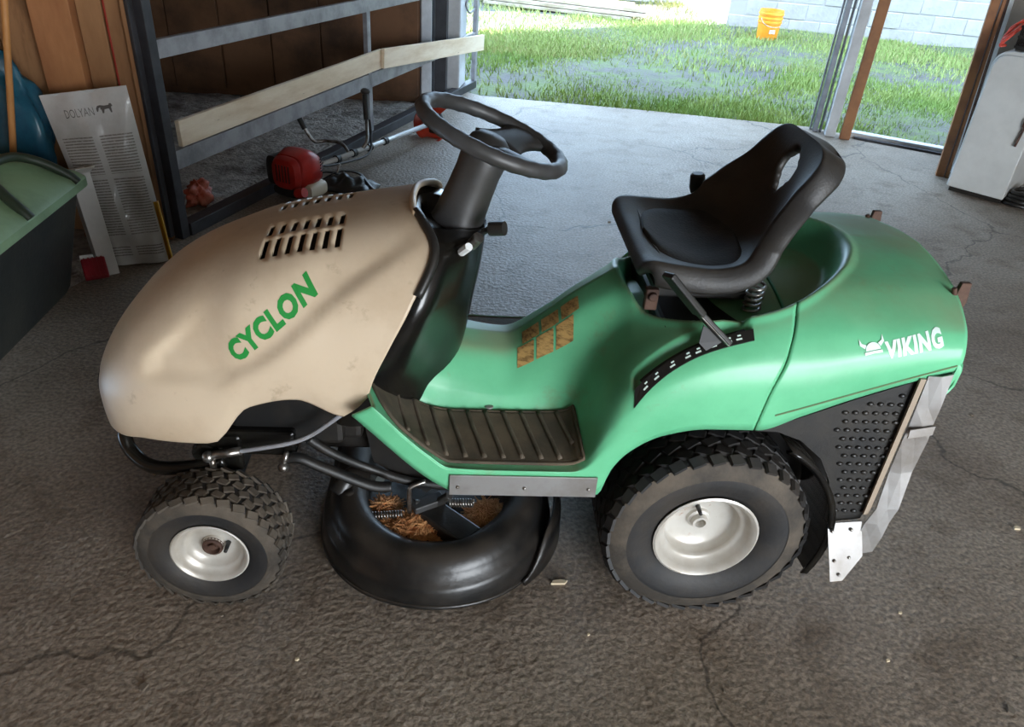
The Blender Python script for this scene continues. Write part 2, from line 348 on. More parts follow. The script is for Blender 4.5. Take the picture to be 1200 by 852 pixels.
# ------------------------------------------------------------------ yard: block wall, white shed, planks, bucket, grass
def blockwall(P0, P1, rows, L=.42, h=.21, z0=-.08):
    P0 = Vector(P0); P1 = Vector(P1); d = (P1-P0).normalized(); n = int((P1-P0).length/L)
    core = MB().beam((P0.x, P0.y, 3.9), (P1.x, P1.y, 3.9), .16, 8.0); wo = struct(core.obj('wall_yard', K['mortar']))  # core raised well above view, tall enough to block the sun
    base = MB(); base.box((0, 0, 0), (L-.009, .176, h-.009)); bo = base.obj('block', K['block'], wo, bevel=.008)
    me = bo.data; first = True
    ang = math.atan2(d.y, d.x)
    for r in range(rows):
        for k in range(n):
            p = P0 + d*((k+.5+.5*(r % 2))*L); o = bo if first else bpy.data.objects.new('block', me)
            if not first:
                COL.objects.link(o); o.parent = wo; md = o.modifiers.new('b', 'BEVEL'); md.width = .008; md.segments = 1; md.limit_method = 'ANGLE'
            first = False
            o.location = (p.x + rng.uniform(-.003, .003), p.y + rng.uniform(-.006, .006), z0+(r+.5)*h); o.rotation_euler.z = ang
    return wo
blockwall((3.15, 10.55, 0), (8.4, 9.25, 0), 9)
core = MB().beam((8.35, 9.30, 3.9), (16, 7.4, 3.9), .2, 8.0); struct(core.obj('wall_yard_sunblock', K['mortar']))  # unseen extension, added to keep direct sun off the indoor floor
shed = thing('white_shed', 'low white rendered shed wall standing beyond the plank pile', 'shed', (2.6, 12, 0))
def local(o, parent, loc):
    o.parent = parent; o.location = (-loc[0], -loc[1], -loc[2]); return o
local(MB().box((2.3, 12.9, 1.2), (1.7, .2, 2.5), .15).obj('wall', K['white_wall']), shed, (2.6, 12, 0))
local(MB().box((1.55, 12.4, 1.2), (.15, 1.3, 2.5), .15).obj('wall', K['block']), shed, (2.6, 12, 0))
local(MB().box((2.2, 12.6, 2.55), (2.3, 1.8, .1), .15).obj('roof', K['roof']), shed, (2.6, 12, 0))
# pile of weathered boards
pl = mat('weathered board', srgb(190, 178, 160), .8, col2=srgb(150, 134, 114), nscale=5, stretch=(.4, 2, 2))
for i in range(9):
    lay, k = divmod(i, 3)
    c = Vector((.72+.05*lay+rng.uniform(-.1, .1), 10.8+.26*k+rng.uniform(-.03, .03), .0+.055*lay))
    o = MB().box(c, (2.5+rng.uniform(-.3, .3), .19, .045), -.42+rng.uniform(-.05, .05)).obj('board', pl, bevel=.004)
    tag(o, ('weathered board in the lowest layer of the pile in the yard', 'weathered board in the middle layer of the pile in the yard', 'weathered board in the topmost layer of the pile in the yard')[lay], 'board', 'boards piled in the yard')
# orange bucket
OB = (3.37, 9.45, -.03)
bk = thing('bucket', 'orange plastic bucket standing by the pale block wall', 'bucket', OB)
kor = mat('orange plastic', srgb(240, 156, 48), .4, col2=srgb(226, 138, 40), nscale=6)
prof = [(.001, .0), (.125, .0), (.13, .01), (.145, .20), (.155, .205), (.155, .225), (.148, .23), (.149, .25), (.159, .253), (.159, .27), (.15, .275), (.152, .30), (.162, .303), (.162, .325), (.154, .33), (.154, .36), (.147, .36), (.12, .02), (.001, .015)]
MB().lathe(prof, seg=28).obj('pail', kor, bk, smooth=True, auto=.6)
MB().tube([(.165*math.cos(a), .165*math.sin(a)*.4-.12, .27-.1*math.sin(-a)) for a in np.linspace(PI, 2*PI, 14)], .004, 6).obj('handle', K['steel'], bk)
v, ff = text2d('SE', .06, 0, .004)
MB().add([(p[0]*1.2-.03, -.138-.06*p[1]-.004, .09+p[1]) for p in v], ff).obj('printed_mark', K['white'], bk)
# grass
def tufts(n, name, m, label, region, hh, dens):
    V = np.zeros((n, 3, 3)); k = 0; tries = 0
    while k < n and tries < n*30:
        b = 4000; tries += b
        x = rng.uniform(region[0], region[1], b); y = region[2] + (region[3]-region[2])*rng.random(b)**1.6
        nz = np.sin(x*1.9+1.3*np.sin(y*1.1))+np.sin(y*1.6+1.7*np.sin(x*.8+2))+.5*np.sin(x*4.1-y*3.3)
        wy = 5.27-.165*(x+.45); edge = np.where(x > 2.2, 4.83-.62*(x-2.2), wy) + .03
        ok = (y > edge) & (rng.random(b) < dens(nz, y, x)) & ~((x > 3.0) & (y > 10.45-.25*(x-3.15)))
        x, y = x[ok], y[ok]
        c = min(len(x), n-k); x, y = x[:c], y[:c]
        a = rng.uniform(0, 2*PI, c); h = hh*rng.uniform(.4, 1.15, c); wd = .006+.004*rng.random(c); ln = rng.normal(0, .45, (c, 2))*h[:, None]
        z0 = -.045
        V[k:k+c, 0] = np.stack([x-wd*np.cos(a), y-wd*np.sin(a), np.full(c, z0)], 1); V[k:k+c, 1] = np.stack([x+wd*np.cos(a), y+wd*np.sin(a), np.full(c, z0)], 1)
        V[k:k+c, 2] = np.stack([x+ln[:, 0], y+ln[:, 1], z0+h+.02], 1); k += c
    me = bpy.data.meshes.new(name); me.vertices.add(3*n); me.vertices.foreach_set('co', V.reshape(-1)); me.loops.add(3*n); me.polygons.add(n)
    me.loops.foreach_set('vertex_index', np.arange(3*n)); me.polygons.foreach_set('loop_start', np.arange(0, 3*n, 3)); me.polygons.foreach_set('loop_total', np.full(n, 3)); me.update(); me.validate()
    o = link(name, me, m, None, False, 'stuff'); tag(o, label, 'grass'); return o
tufts(80000, 'grass', K['grass'], 'short green grass growing over the muddy yard', (-3, 9.5, 4.4, 10.8), .055, lambda nz, y, x: np.clip(.32+.4*nz+.2*(y < 5.7), .07, 1))
tufts(40000, 'dry_grass', K['grass2'], 'pale dry grass growing on the far side of the yard', (-5, 8, 6.5, 13), .06, lambda nz, y, x: np.clip(.4+.4*nz, .1, 1)*(y > 7.2))

# ------------------------------------------------------------------ RIDING MOWER
mow = thing('riding_mower', 'green and cream ride-on lawn mower with black seat on the concrete floor', 'lawn mower', (0, 0, 0))

# ---- hood (cream): x columns from nose to the slanted rear edge, v from top centre to bottom edge
Tf = pchip([-1.415, -1.39, -1.33, -1.25, -1.14, -1.0, -.86, -.7, -.6], [.50, .565, .65, .725, .79, .842, .875, .908, .925])
Bf = pchip([-1.415, -1.33, -1.27, -1.12, -1.03, -.93, -.83, -.6], [.40, .41, .425, .43, .53, .553, .512, .512])
Wf = lambda x: .30*np.clip(1-np.clip((-1.065-np.asarray(x))/.352, 0, 1)**3, 0, 1)**(1/3) + .0*np.asarray(x)
XR = pchip([0, .08, .15, .3, .5, .62, .75, .88, 1.0], [-.70, -.695, -.678, -.648, -.69, -.73, -.775, -.80, -.832])
zc_f = pchip([-1.45, -1.1, -1.03, -.83, -.64], [.575, .577, .605, .765, .89])
xl_f = pchip([.40, .575, .62, .69, .80], [-1.245, -1.243, -1.232, -1.165, -1.10])
slots = [(-1.005+i*.0255, -1.005+i*.0255+.0115) for i in range(7)]
def hood_pt(x, v, side, rec=True):
    n = 2.5; W = float(Wf(x)); T = float(Tf(x)); B = float(Bf(x)); z0 = min(B+.06, T-.02)
    if v <= .75:
        ph = v/.75*PI/2; y = W*math.sin(ph)**(2/n); z = z0+(T-z0)*max(0, math.cos(ph))**(2/n)
    else:
        k = (v-.75)/.25; y = W*(1-.03*k*k); z = z0+(B-z0)*k
    if rec and y > .01:
        zc = float(zc_f(x)); dep = .020*float(sm(0, .030, z-zc))*(1-float(sm(.05, .20, z-zc)))*float(sm(0, .02, x-float(xl_f(z))))
        nrm = max(0, min(1, (v-.12)/.25)); y -= dep*nrm
    return (x, YC - side*y, z)
cols = list(-1.415 + .352*(1-np.cos(np.linspace(0, PI/2, 26))))
cols += [x for x in np.linspace(-1.055, -1.012, 4)]
for a, b in slots: cols += [a, b]
cols = [c for c in cols if c <= -.835]; xf = cols[-1]
vs_ = [0, .02, .05, .08, .11, .135, .15, .165, .185, .21, .24] + list(np.linspace(.27, 1, 40))
NB = 22
rows = [(-v) for v in vs_[::-1]] + vs_[1:]
G = []
for c in cols: G.append([hood_pt(c, abs(v), -1 if v < 0 else 1) for v in rows])
for k in range(1, NB+1):
    t = k/NB; G.append([hood_pt(xf+(float(XR(abs(v)))-xf)*t, abs(v), -1 if v < 0 else 1) for v in rows])
hm = MB(); nb = len(rows); hm.v = [p for r in G for p in r]
for i in range(len(G)-1):
    for j in range(nb-1):
        va, vb = sorted((abs(rows[j]), abs(rows[j+1])))
        if i+1 < len(cols):
            xm = (cols[i]+cols[i+1])/2; vm = (va+vb)/2
            if any(a-1e-6 < xm < b+1e-6 for a, b in slots) and (.05 < vm < .11 or .135 < vm < .24): continue
        hm.f.append((i*nb+j, i*nb+j+1, (i+1)*nb+j+1, (i+1)*nb+j))
hood = hm.obj('hood', K['cream'], mow, smooth=True, solid=.005, off=1)
bm = bmesh.new(); bm.from_mesh(hood.data); bmesh.ops.remove_doubles(bm, verts=bm.verts, dist=1e-5); bmesh.ops.recalc_face_normals(bm, faces=bm.faces)
ztop = max(bm.faces, key=lambda q: q.calc_center_median().z)
if ztop.normal.z < 0: bmesh.ops.reverse_faces(bm, faces=bm.faces)
bm.to_mesh(hood.data); bm.free(); hood.modifiers['s'].offset = -1
hood.data.polygons.foreach_set('use_smooth', [True]*len(hood.data.polygons))
hb = bvh_of(hood)
v, ff = text2d('CYCLON', .054, .12, .0030); wtxt = max(p[0] for p in v)
v = [(p[0]*.222/wtxt, p[1]*1.05, 0) for p in v]
decal_y('side_lettering', v, ff, (-1.043, .635), math.radians(41), hb, K['text_green'], hood)
# light-coloured collar at the top rear edge of the hood
cr = [hood_pt(float(XR(abs(t))), abs(t), -1 if t < 0 else 1, False) for t in np.linspace(-.36, .12, 25)]
MB().tube(cr, .008, 8).obj('collar', K['cream'], hood, smooth=True)
cr = [hood_pt(float(XR(abs(t)))+.004, abs(t), -1 if t < 0 else 1, False) for t in np.linspace(.10, .46, 20)]
MB().tube(cr, .010, 8).obj('edge_seal', K['black'], hood, smooth=True)
# engine block and black inner shell under the hood
ins = MB()
G2 = []
for x in np.linspace(-1.36, -.80, 16): G2.append([(hood_pt(x, abs(v), -1 if v < 0 else 1, False)) for v in np.linspace(-.72, .72, 19)])
G2 = [[(p[0], YC+(p[1]-YC)*.93, p[2]-.03) for p in r] for r in G2]
ins.grid(G2).obj('engine_cover', K['frame'], mow, smooth=True)
en = MB(); en.box((-1.02, YC, .47), (.42, .36, .22)); en.box((-.98, YC-.1, .44), (.26, .2, .16)); en.box((-1.22, YC, .42), (.18, .4, .10)); en.obj('engine', K['frame'], mow, bevel=.015)
# nose grille and lower front insert
gr = MB(); Gn = []
for zz in np.linspace(.44, .53, 5): Gn.append([(-1.415+.02-.028*(1-(d/.17)**2)+.35*max(0, zz-.5), YC+d, zz) for d in np.linspace(-.17, .17, 15)])
gr.grid(Gn).obj('nose_grille', K['black'], mow, smooth=True, solid=.006)
for s_ in (1, -1): MB().prism([(-1.335, YC-s_*.21, .41), (-1.30, YC-s_*.25, .41), (-1.285, YC-s_*.262, .455), (-1.33, YC-s_*.22, .475)], (.03, s_*.06, 0)).obj('front_insert', K['rust'], mow)
# tubular bumper
bp_ = spline([(-1.12, .17, .335), (-1.2, .165, .315), (-1.29, .175, .305), (-1.345, .205, .325), (-1.362, .23, .36), (-1.365, .30, .385), (-1.37, .40, .39), (-1.365, .50, .385), (-1.362, .57, .36), (-1.345, .595, .325), (-1.29, .625, .305), (-1.12, .63, .335)], 6)
MB().tube(bp_, .0165, 10).obj('bumper', K['gloss_black'], mow, smooth=True)

# ---- dash tower (gloss black)
dx_h = pchip([.40, .52, .61, .72, .80, .88, .96], [-.83, -.815, -.765, -.70, -.668, -.65, -.665])
dx_r = pchip([.40, .52, .60, .70, .80, .88, .96], [-.60, -.59, -.572, -.556, -.54, -.534, -.534])
G = []
levels = list(np.linspace(.46, .90, 24))
def ztopf(x): return .884 - (x+.70)*.20
for z in levels:
    xh = float(dx_h(z)); xr = float(dx_r(z)); L = xr-xh
    half = [(xh-.05, .18), (xh-.03, .25), (xh+.004, .258), (xh+L*.22, .245), (xh+L*.45, .20), (xh+L*.68, .15), (xr-.022, .105), (xr-.004, .065), (xr, 0)]
    yh = .30*max(0, 1-max(0, (z-.57)/.345)**2.5)**.4; fk = min(1, max(.05, yh-.014)/.262)
    half = [(p[0], p[1]*(fk if i < 5 else fk+(1-fk)*.5*(i-4)/4)) for i, p in enumerate(half)]
    sx = pchip(range(9), [p[0] for p in half]); sy = pchip(range(9), [p[1] for p in half])
    q = np.linspace(0, 8, 25); ring = [(float(sx(t)), YC-float(sy(t))) for t in q]
    ring = ring + [(x, 2*YC-y) for x, y in ring[-2::-1]]
    G.append([(x, y, min(z, ztopf(x))) for x, y in ring])
# recessed top
top = G[-1]; cx = sum(p[0] for p in top)/len(top)
for k, dz in ((.88, .0), (.8, -.03), (.4, -.035), (.02, -.035)):
    G.append([(cx+(p[0]-cx)*k, YC+(p[1]-YC)*k, ztopf(cx+(p[0]-cx)*k)+dz) for p in top])
dash = MB().grid(G, True).obj('dash_tower', K['gloss_black'], mow, smooth=True)
kb = MB(); kb.tube([(-.545, .31, .865), (-.527, .30, .88)], .007, 8); kb.tube([(-.53, .302, .877), (-.500, .288, .885)], .0155, 12); kb.obj('throttle_knob', K['black'], dash, smooth=True, auto=.7)
kb = MB(); kb.tube([(-.57, .25, .86), (-.555, .236, .885)], .012, 10); kb.obj('ignition_switch', K['steel'], dash, smooth=True, auto=.7)
kb = MB(); kb.tube([(-.59, .235, .85), (-.575, .215, .872)], .009, 8); kb.obj('toggle_switch', K['white'], dash, smooth=True, auto=.7)
for xx, zz in ((-.735, .585), (-.715, .583)): MB().ball((xx, .170+(xx+.735)*.6, zz), .006).obj('screw', K['steel'], dash, smooth=True)

# ---- steering column and wheel
tilt = math.radians(20); WCn = Vector((-.53, YC, 1.05)); axv = Vector((math.sin(tilt), 0, math.cos(tilt)))
cb = WCn - axv*.215
st = MB(); pr = [(.060, 0), (.056, .03), (.052, .08), (.050, .13), (.052, .16), (.046, .19), (.03, .198), (.001, .2)]
st.lathe(pr, cb, axv, 24).obj('steering_column', K['grip'], mow, smooth=True)
eX = Vector((math.cos(tilt), 0, -math.sin(tilt))); eY = Vector((0, 1, 0))
rim_pts = [WCn + eX*.158*math.cos(a) + eY*.158*math.sin(a) for a in np.linspace(0, 2*PI, 72, endpoint=False)]
rr = [.0162+.0012*(1 if i % 3 == 0 else 0) for i in range(72)]
sw = MB().tube(rim_pts, rr, 12, closed=True).obj('steering_wheel', K['grip'], mow, smooth=True)
hubc = WCn - axv*.022
MB().lathe([(.001, .022), (.03, .02), (.044, .008), (.05, -.012), (.046, -.03)], hubc, axv, 24).obj('hub', K['grip'], sw, smooth=True)
for sgn in (1, -1):
    g = []
    for t in np.linspace(0, 1, 9):
        r = .03 + t*.122; wd = .042+.022*(2*t-1)**2 if sgn > 0 else .020+.018*(2*t-1)**2; ang = math.radians(52)*sgn
        d = eX*math.cos(ang)+eY*math.sin(ang); s_ = eX*-math.sin(ang)+eY*math.cos(ang); c = WCn + d*r - axv*(.020*(1-t)**1.2+.003)
        g.append([c + s_*wd*k + axv*(.006*(1-k*k)) for k in np.linspace(-1, 1, 7)])
    MB().grid(g).obj('spoke', K['grip'], sw, smooth=True, solid=.014, off=0)

# ---- green body
X = [-.86, -.80, -.75, -.70, -.65, -.60, -.48, -.38, -.335, -.31, -.27, -.235, -.20, -.14, -.06, .03, .12, .25, .36, .44]
prof = {
 -.86: [(.35, .68), (.335, .685), (.25, .665), (.17, .66), (.15, .66), (.13, .66), (.06, .66), (0, .66)],
 -.80: [(.35, .62), (.335, .62), (.25, .60), (.17, .60), (.15, .61), (.13, .615), (.06, .62), (0, .63)],
 -.75: [(.35, .57), (.335, .565), (.25, .54), (.17, .53), (.15, .56), (.13, .572), (.06, .60), (0, .61)],
 -.70: [(.35, .512), (.335, .505), (.25, .475), (.165, .475), (.145, .525), (.125, .552), (.06, .59), (0, .60)],
 -.65: [(.35, .462), (.335, .455), (.25, .443), (.165, .450), (.142, .505), (.122, .536), (.06, .58), (0, .59)],
 -.60: [(.35, .425), (.335, .42), (.25, .428), (.165, .443), (.14, .492), (.12, .522), (.06, .57), (0, .58)],
 -.48: [(.35, .42), (.335, .418), (.25, .427), (.165, .442), (.14, .478), (.12, .500), (.06, .553), (0, .567)],
 -.38: [(.35, .42), (.335, .418), (.25, .427), (.165, .445), (.142, .500), (.12, .543), (.06, .612), (0, .632)],
 -.335: [(.35, .42), (.335, .42), (.25, .432), (.17, .455), (.145, .520), (.122, .565), (.06, .650), (0, .672)],
 -.31: [(.35, .424), (.337, .432), (.26, .455), (.18, .485), (.15, .54), (.125, .580), (.06, .672), (0, .692)],
 -.27: [(.35, .46), (.342, .500), (.30, .545), (.22, .575), (.165, .595), (.13, .612), (.065, .70), (0, .722)],
 -.235: [(.35, .51), (.343, .560), (.315, .605), (.25, .630), (.18, .640), (.135, .652), (.07, .725), (0, .745)],
 -.20: [(.35, .55), (.343, .605), (.318, .645), (.262, .668), (.20, .680), (.15, .695), (.08, .742), (0, .758)],
 -.14: [(.35, .60), (.343, .650), (.318, .685), (.27, .708), (.21, .720), (.155, .732), (.08, .758), (0, .768)],
 -.06: [(.35, .63), (.343, .678), (.320, .715), (.275, .742), (.215, .757), (.155, .767), (.08, .780), (0, .785)],
 .03: [(.35, .645), (.342, .695), (.318, .735), (.275, .770), (.215, .790), (.155, .802), (.08, .812), (0, .815)],
 .12: [(.35, .65), (.343, .70), (.316, .748), (.27, .788), (.21, .815), (.155, .828), (.08, .840), (0, .845)],
 .25: [(.35, .69), (.345, .73), (.322, .768), (.275, .803), (.21, .832), (.155, .844), (.08, .855), (0, .86)],
 .36: [(.35, .722), (.346, .75), (.325, .782), (.278, .81), (.21, .835), (.155, .845), (.08, .855), (0, .86)],
 .44: [(.35, .738), (.346, .758), (.325, .785), (.278, .808), (.21, .828), (.155, .836), (.08, .845), (0, .85)]}
zb_f = pchip([-.86, -.805, -.62, -.585, -.27, -.262, -.248, -.209, -.142, -.052, .06, .144, .242, .34, .44], [.61, .553, .368, .35, .35, .36, .418, .479, .523, .542, .543, .582, .63, .672, .709])
Dk = [pchip(X, [prof[x][k][0] for x in X]) for k in range(8)]; Zk = [pchip(X, [prof[x][k][1] for x in X]) for k in range(8)]
def body_row(x, vv):
    zb = float(zb_f(x)); d = [.345] + [float(Dk[k](x)) for k in range(8)]; z = [zb] + [float(Zk[k](x)) for k in range(8)]
    z[1] = max(z[1], zb+.02)
    fd = pchip(range(9), d); fz = pchip(range(9), z); return fd(vv), fz(vv)
EC, EA, EB = .025, .245, .262
def recess(x, d, z):
    rr_ = math.hypot((x-EC)/EA, d/EB); rim_ = .006*math.exp(-((rr_-1.02)/.03)**2)
    return z - .075*float(sm(1.0, .86, rr_) if False else 1-sm(.86, 1.0, rr_)) + rim_
GD = pchip([-.218, -.10, .014], [.332, .308, .299])
def gauge_cut(x, d, z):       # the long shallow pocket above the depth scale
    u = (x+.222)/.232
    if 0 < u < 1:
        k = math.exp(-((d-(float(GD(x))-.029))/.017)**6)*float(sm(0, .05, u))*float(1-sm(.95, 1, u))
        return z-.020*k
    return z
XS = pchip(range(9), [.05, .06, .075, .09, .105, .118, .12, .12, .12])
vv = np.concatenate([np.linspace(0, 1, 6), np.linspace(1, 6, 61)[1:], np.linspace(6, 8, 15)[1:]])
def body_panel(x0f, x1f, n, bulge):
    G = []
    for t in np.linspace(0, 1, n):
        row = []
        for j, w_ in enumerate(vv):
            x = x0f(w_)+(x1f(w_)-x0f(w_))*t
            d, z = body_row(x, np.array([w_])); d = float(d[0]); z = float(z[0]); z = gauge_cut(x, d, recess(x, d, z))
            xx = x + (bulge*(1-(d/.35)**2)*float(sm(.1, .44, x)) if bulge else 0)
            row.append((xx, d, z))
        full = [(a, YC-d, z) for a, d, z in row] + [(a, YC+d, z-.055*float(sm(.12, .26, d))*math.exp(-((a+.2)/.09)**4)) for a, d, z in row[-2::-1]]
        G.append(full)
    return G
X0 = pchip([0, 1, 2, 3, 4, 8], [-.806, -.762, -.762, -.79, -.80, -.80])
G = body_panel(lambda w: float(X0(w)), lambda w: float(XS(w))-.0016, 120, 0)
body = MB().grid(G).obj('body_panel', K['green'], mow, smooth=True, solid=.006)
G = body_panel(lambda w: float(XS(w))+.0016, lambda w: .44, 46, .045)
last = G[-1]
for dz in (.02, .06, .16, .30): G.append([(p[0]+.003-(.02 if dz > .2 else 0), YC+(p[1]-YC)*(1-.01*dz), max(.5, min(p[2], .86)-dz) if False else p[2]-dz*max(0, (p[2]-.66))/.2) for p in last])
rearp = MB().grid(G).obj('rear_cover', K['green'], mow, smooth=True, solid=.006)
for o in (body, rearp):
    bm = bmesh.new(); bm.from_mesh(o.data); bmesh.ops.recalc_face_normals(bm, faces=bm.faces)
    tf = max(bm.faces, key=lambda q: q.calc_center_median().z)
    if tf.normal.z < 0: bmesh.ops.reverse_faces(bm, faces=bm.faces)
    bm.to_mesh(o.data); bm.free(); o.data.polygons.foreach_set('use_smooth', [True]*len(o.data.polygons))
rb = bvh_of(rearp); bb = bvh_of(body)
def surf(b, x, z): 
    h = b.ray_cast(Vector((x, -1, z)), Vector((0, 1, 0))); return h
# pressed line along the lower flank
pts = []
for t in np.linspace(0, 1, 24):
    x = .085+t*.35; z = .585+(.724-.585)*t
    h = surf(rb, x, z)
    if h[0] is not None: pts.append((x, h[0].y-.0005, z))
MB().tube(pts, .0022, 6).obj('flank_line', mat('dirty line', srgb(98, 120, 84), .7), rearp)
v, ff = text2d('VIKING', .040, .1, .0021); wt = max(p[0] for p in v); v = [(p[0]*.118/wt, p[1]*1.0, 0) for p in v]
decal_y('side_lettering', v, ff, (.282, .735), math.radians(15), rb, K['text_white'], rearp)
hv = []; hf = []
def fan(poly):
    n0 = len(hv); cx0 = sum(p[0] for p in poly)/len(poly); cy0 = sum(p[1] for p in poly)/len(poly); hv.append((cx0, cy0, 0)); hv.extend([(x, y, 0) for x, y in poly]); n = len(poly)
    hf.extend([(n0, n0+1+i, n0+1+(i+1) % n) for i in range(n)])
fan([(-.015*math.cos(a)-.006, .015+.013*math.sin(a)) for a in np.linspace(0, PI, 13)])
fan([(-.024, .008), (-.006, .009), (.012, .008), (.012, .013), (-.006, .0135), (-.024, .013)])
fan([(-.022, .019), (-.031, .026), (-.030, .037), (-.027, .029), (-.018, .025)]); fan([(.010, .019), (.019, .026), (.018, .037), (.015, .029), (.006, .025)])
decal_y('helmet_emblem', hv, hf, (.262, .735), math.radians(15), rb, K['text_white'], rearp, .002)
# scratches and bolt on the tunnel
for x, y, s in ((-.513, .245, .011),):
    h = bb.ray_cast(Vector((x, y, 2)), Vector((0, 0, -1)))
    MB().ball(h[0], s, sq=(1, 1, .3)).obj('bolt_head', K['alu'], body, smooth=True)
# sticker labels (2 rows x 3)
for i in range(3):
    for r_ in range(2):
        g = []
        for a in np.linspace(0, 1, 5):
            row = []
            for b in np.linspace(0, 1, 5):
                x = -.448+i*.044+a*.038; y = .298+r_*.042+b*.038
                h = bb.ray_cast(Vector((x+(.0 if r_ == 0 else .012), y, 2)), Vector((0, 0, -1))); row.append(tuple(h[0]+h[1]*(.0015 if h[1].z > 0 else -.0015)))
            g.append(row)
        MB().grid(g).obj('warning_sticker', K['sticker'], body)
# depth scale strip and the slot above it
def zsurf(x, d):
    q = np.linspace(1, 8, 90); dd, zz = body_row(x, q); return float(np.interp(-d, -dd, zz))
gs = []
for t in np.linspace(0, 1, 24):
    x = -.218+t*.232; dc = float(GD(x)); row = []
    for k in (.010, -.010):
        row.append((x, YC-(dc+k), zsurf(x, dc+k)+.003))
    gs.append(row)
gauge = MB().grid(gs).obj('depth_scale', K['gauge'], body, solid=.004, off=0)
for i in range(8):
    j = 2+int(i*2.7); a = Vector(gs[j][0]); b = Vector(gs[j][1]); e = (Vector(gs[min(23, j+1)][0])-a).normalized(); up_ = (b-a).cross(e); up_ = up_ if up_.z > 0 else -up_; up_.normalize()
    c = (a+b)/2 + up_*.003
    m_ = MB(); m_.beam(c-e*.006-(b-a)*.12, c+e*.006-(b-a)*.12, .0035, .001, up=tuple(up_)); m_.obj('scale_mark', K['text_white'], gauge)
    m_ = MB(); m_.beam(c-e*.003+(b-a)*.2, c+e*.004+(b-a)*.2, .003, .001, up=tuple(up_)); m_.obj('scale_mark', K['text_white'], gauge)
pk = [(-.205+t*.205, YC-(float(GD(-.205+t*.205))-.016), zsurf(-.205+t*.205, float(GD(-.205+t*.205))-.016)-.006) for t in np.linspace(0, 1, 22)]
MB().tube(pk, .006, 6).obj('slot', K['frame'], body)
# foot mat with ribs
def on_body(x, w_, off):
    d, z = body_row(x, np.array([w_])); d2, z2 = body_row(x, np.array([w_+.05])); nx = np.array([-(z2[0]-z[0]), (d[0]-d2[0])]); nx = nx/np.linalg.norm(nx)
    return (x, YC-(float(d[0])+off*(-nx[0])*-1*0), float(z[0])+off)
for side in (1, -1):
    g = []
    for t in np.linspace(0, 1, 40):
        x = -.785+t*(.785-.318); w0 = 2.15+1.75*max(0, 1-t/.16)**2*.55; w1 = 3.92-.35*max(0, 1-t/.10)**2
        row = [on_body(x+.012*(1-(w-2)/2), w, .006) for w in np.linspace(w0, w1, 14)]
        g.append([(p[0], p[1] if side > 0 else 2*YC-p[1], p[2]) for p in row])
    fm = MB().grid(g).obj('foot_mat', K['mat'], mow, smooth=True, solid=.006, off=0)
    edge = [q[0] for q in g] + [q for q in g[-1][1:]] + [q[-1] for q in g[::-1][1:]] + [q for q in g[0][::-1][1:-1]]
    MB().tube(edge, .0045, 6, closed=True).obj('mat_edge', K['mat'], fm, smooth=True)
    if side > 0:
        for i in range(10):
            pts = []
            for w in np.linspace(2.3, 3.85, 12):
                x = -.735+i*.042+.045*(1-(w-2.2)/1.7)
                if x < -.325: pts.append(on_body(x, w, .010))
            if len(pts) > 3: MB().tube(pts, .0062, 6, flat=.8).obj('mat_rib', K['mat_rib'], fm, smooth=True)
# aluminium strip on the foot board edge
al = MB().box((-.4375, .0475, .379), (.327, .004, .056)).obj('edge_strip', K['alu'], mow, bevel=.001)
for x in (-.583, -.435, -.292): MB().ball((x, .045, .375), .0045).obj('rivet', K['steel'], al, smooth=True)
# dark chassis under the body
ch = MB(); ch.box((-.55, YC, .33), (.8, .20, .12)); ch.box((.1, YC, .36), (.55, .34, .22)); ch.box((.08, YC, .66), (.46, .44, .12)); ch.box((.29, YC, .56), (.24, .56, .16)); ch.obj('chassis', K['frame'], mow, bevel=.01)

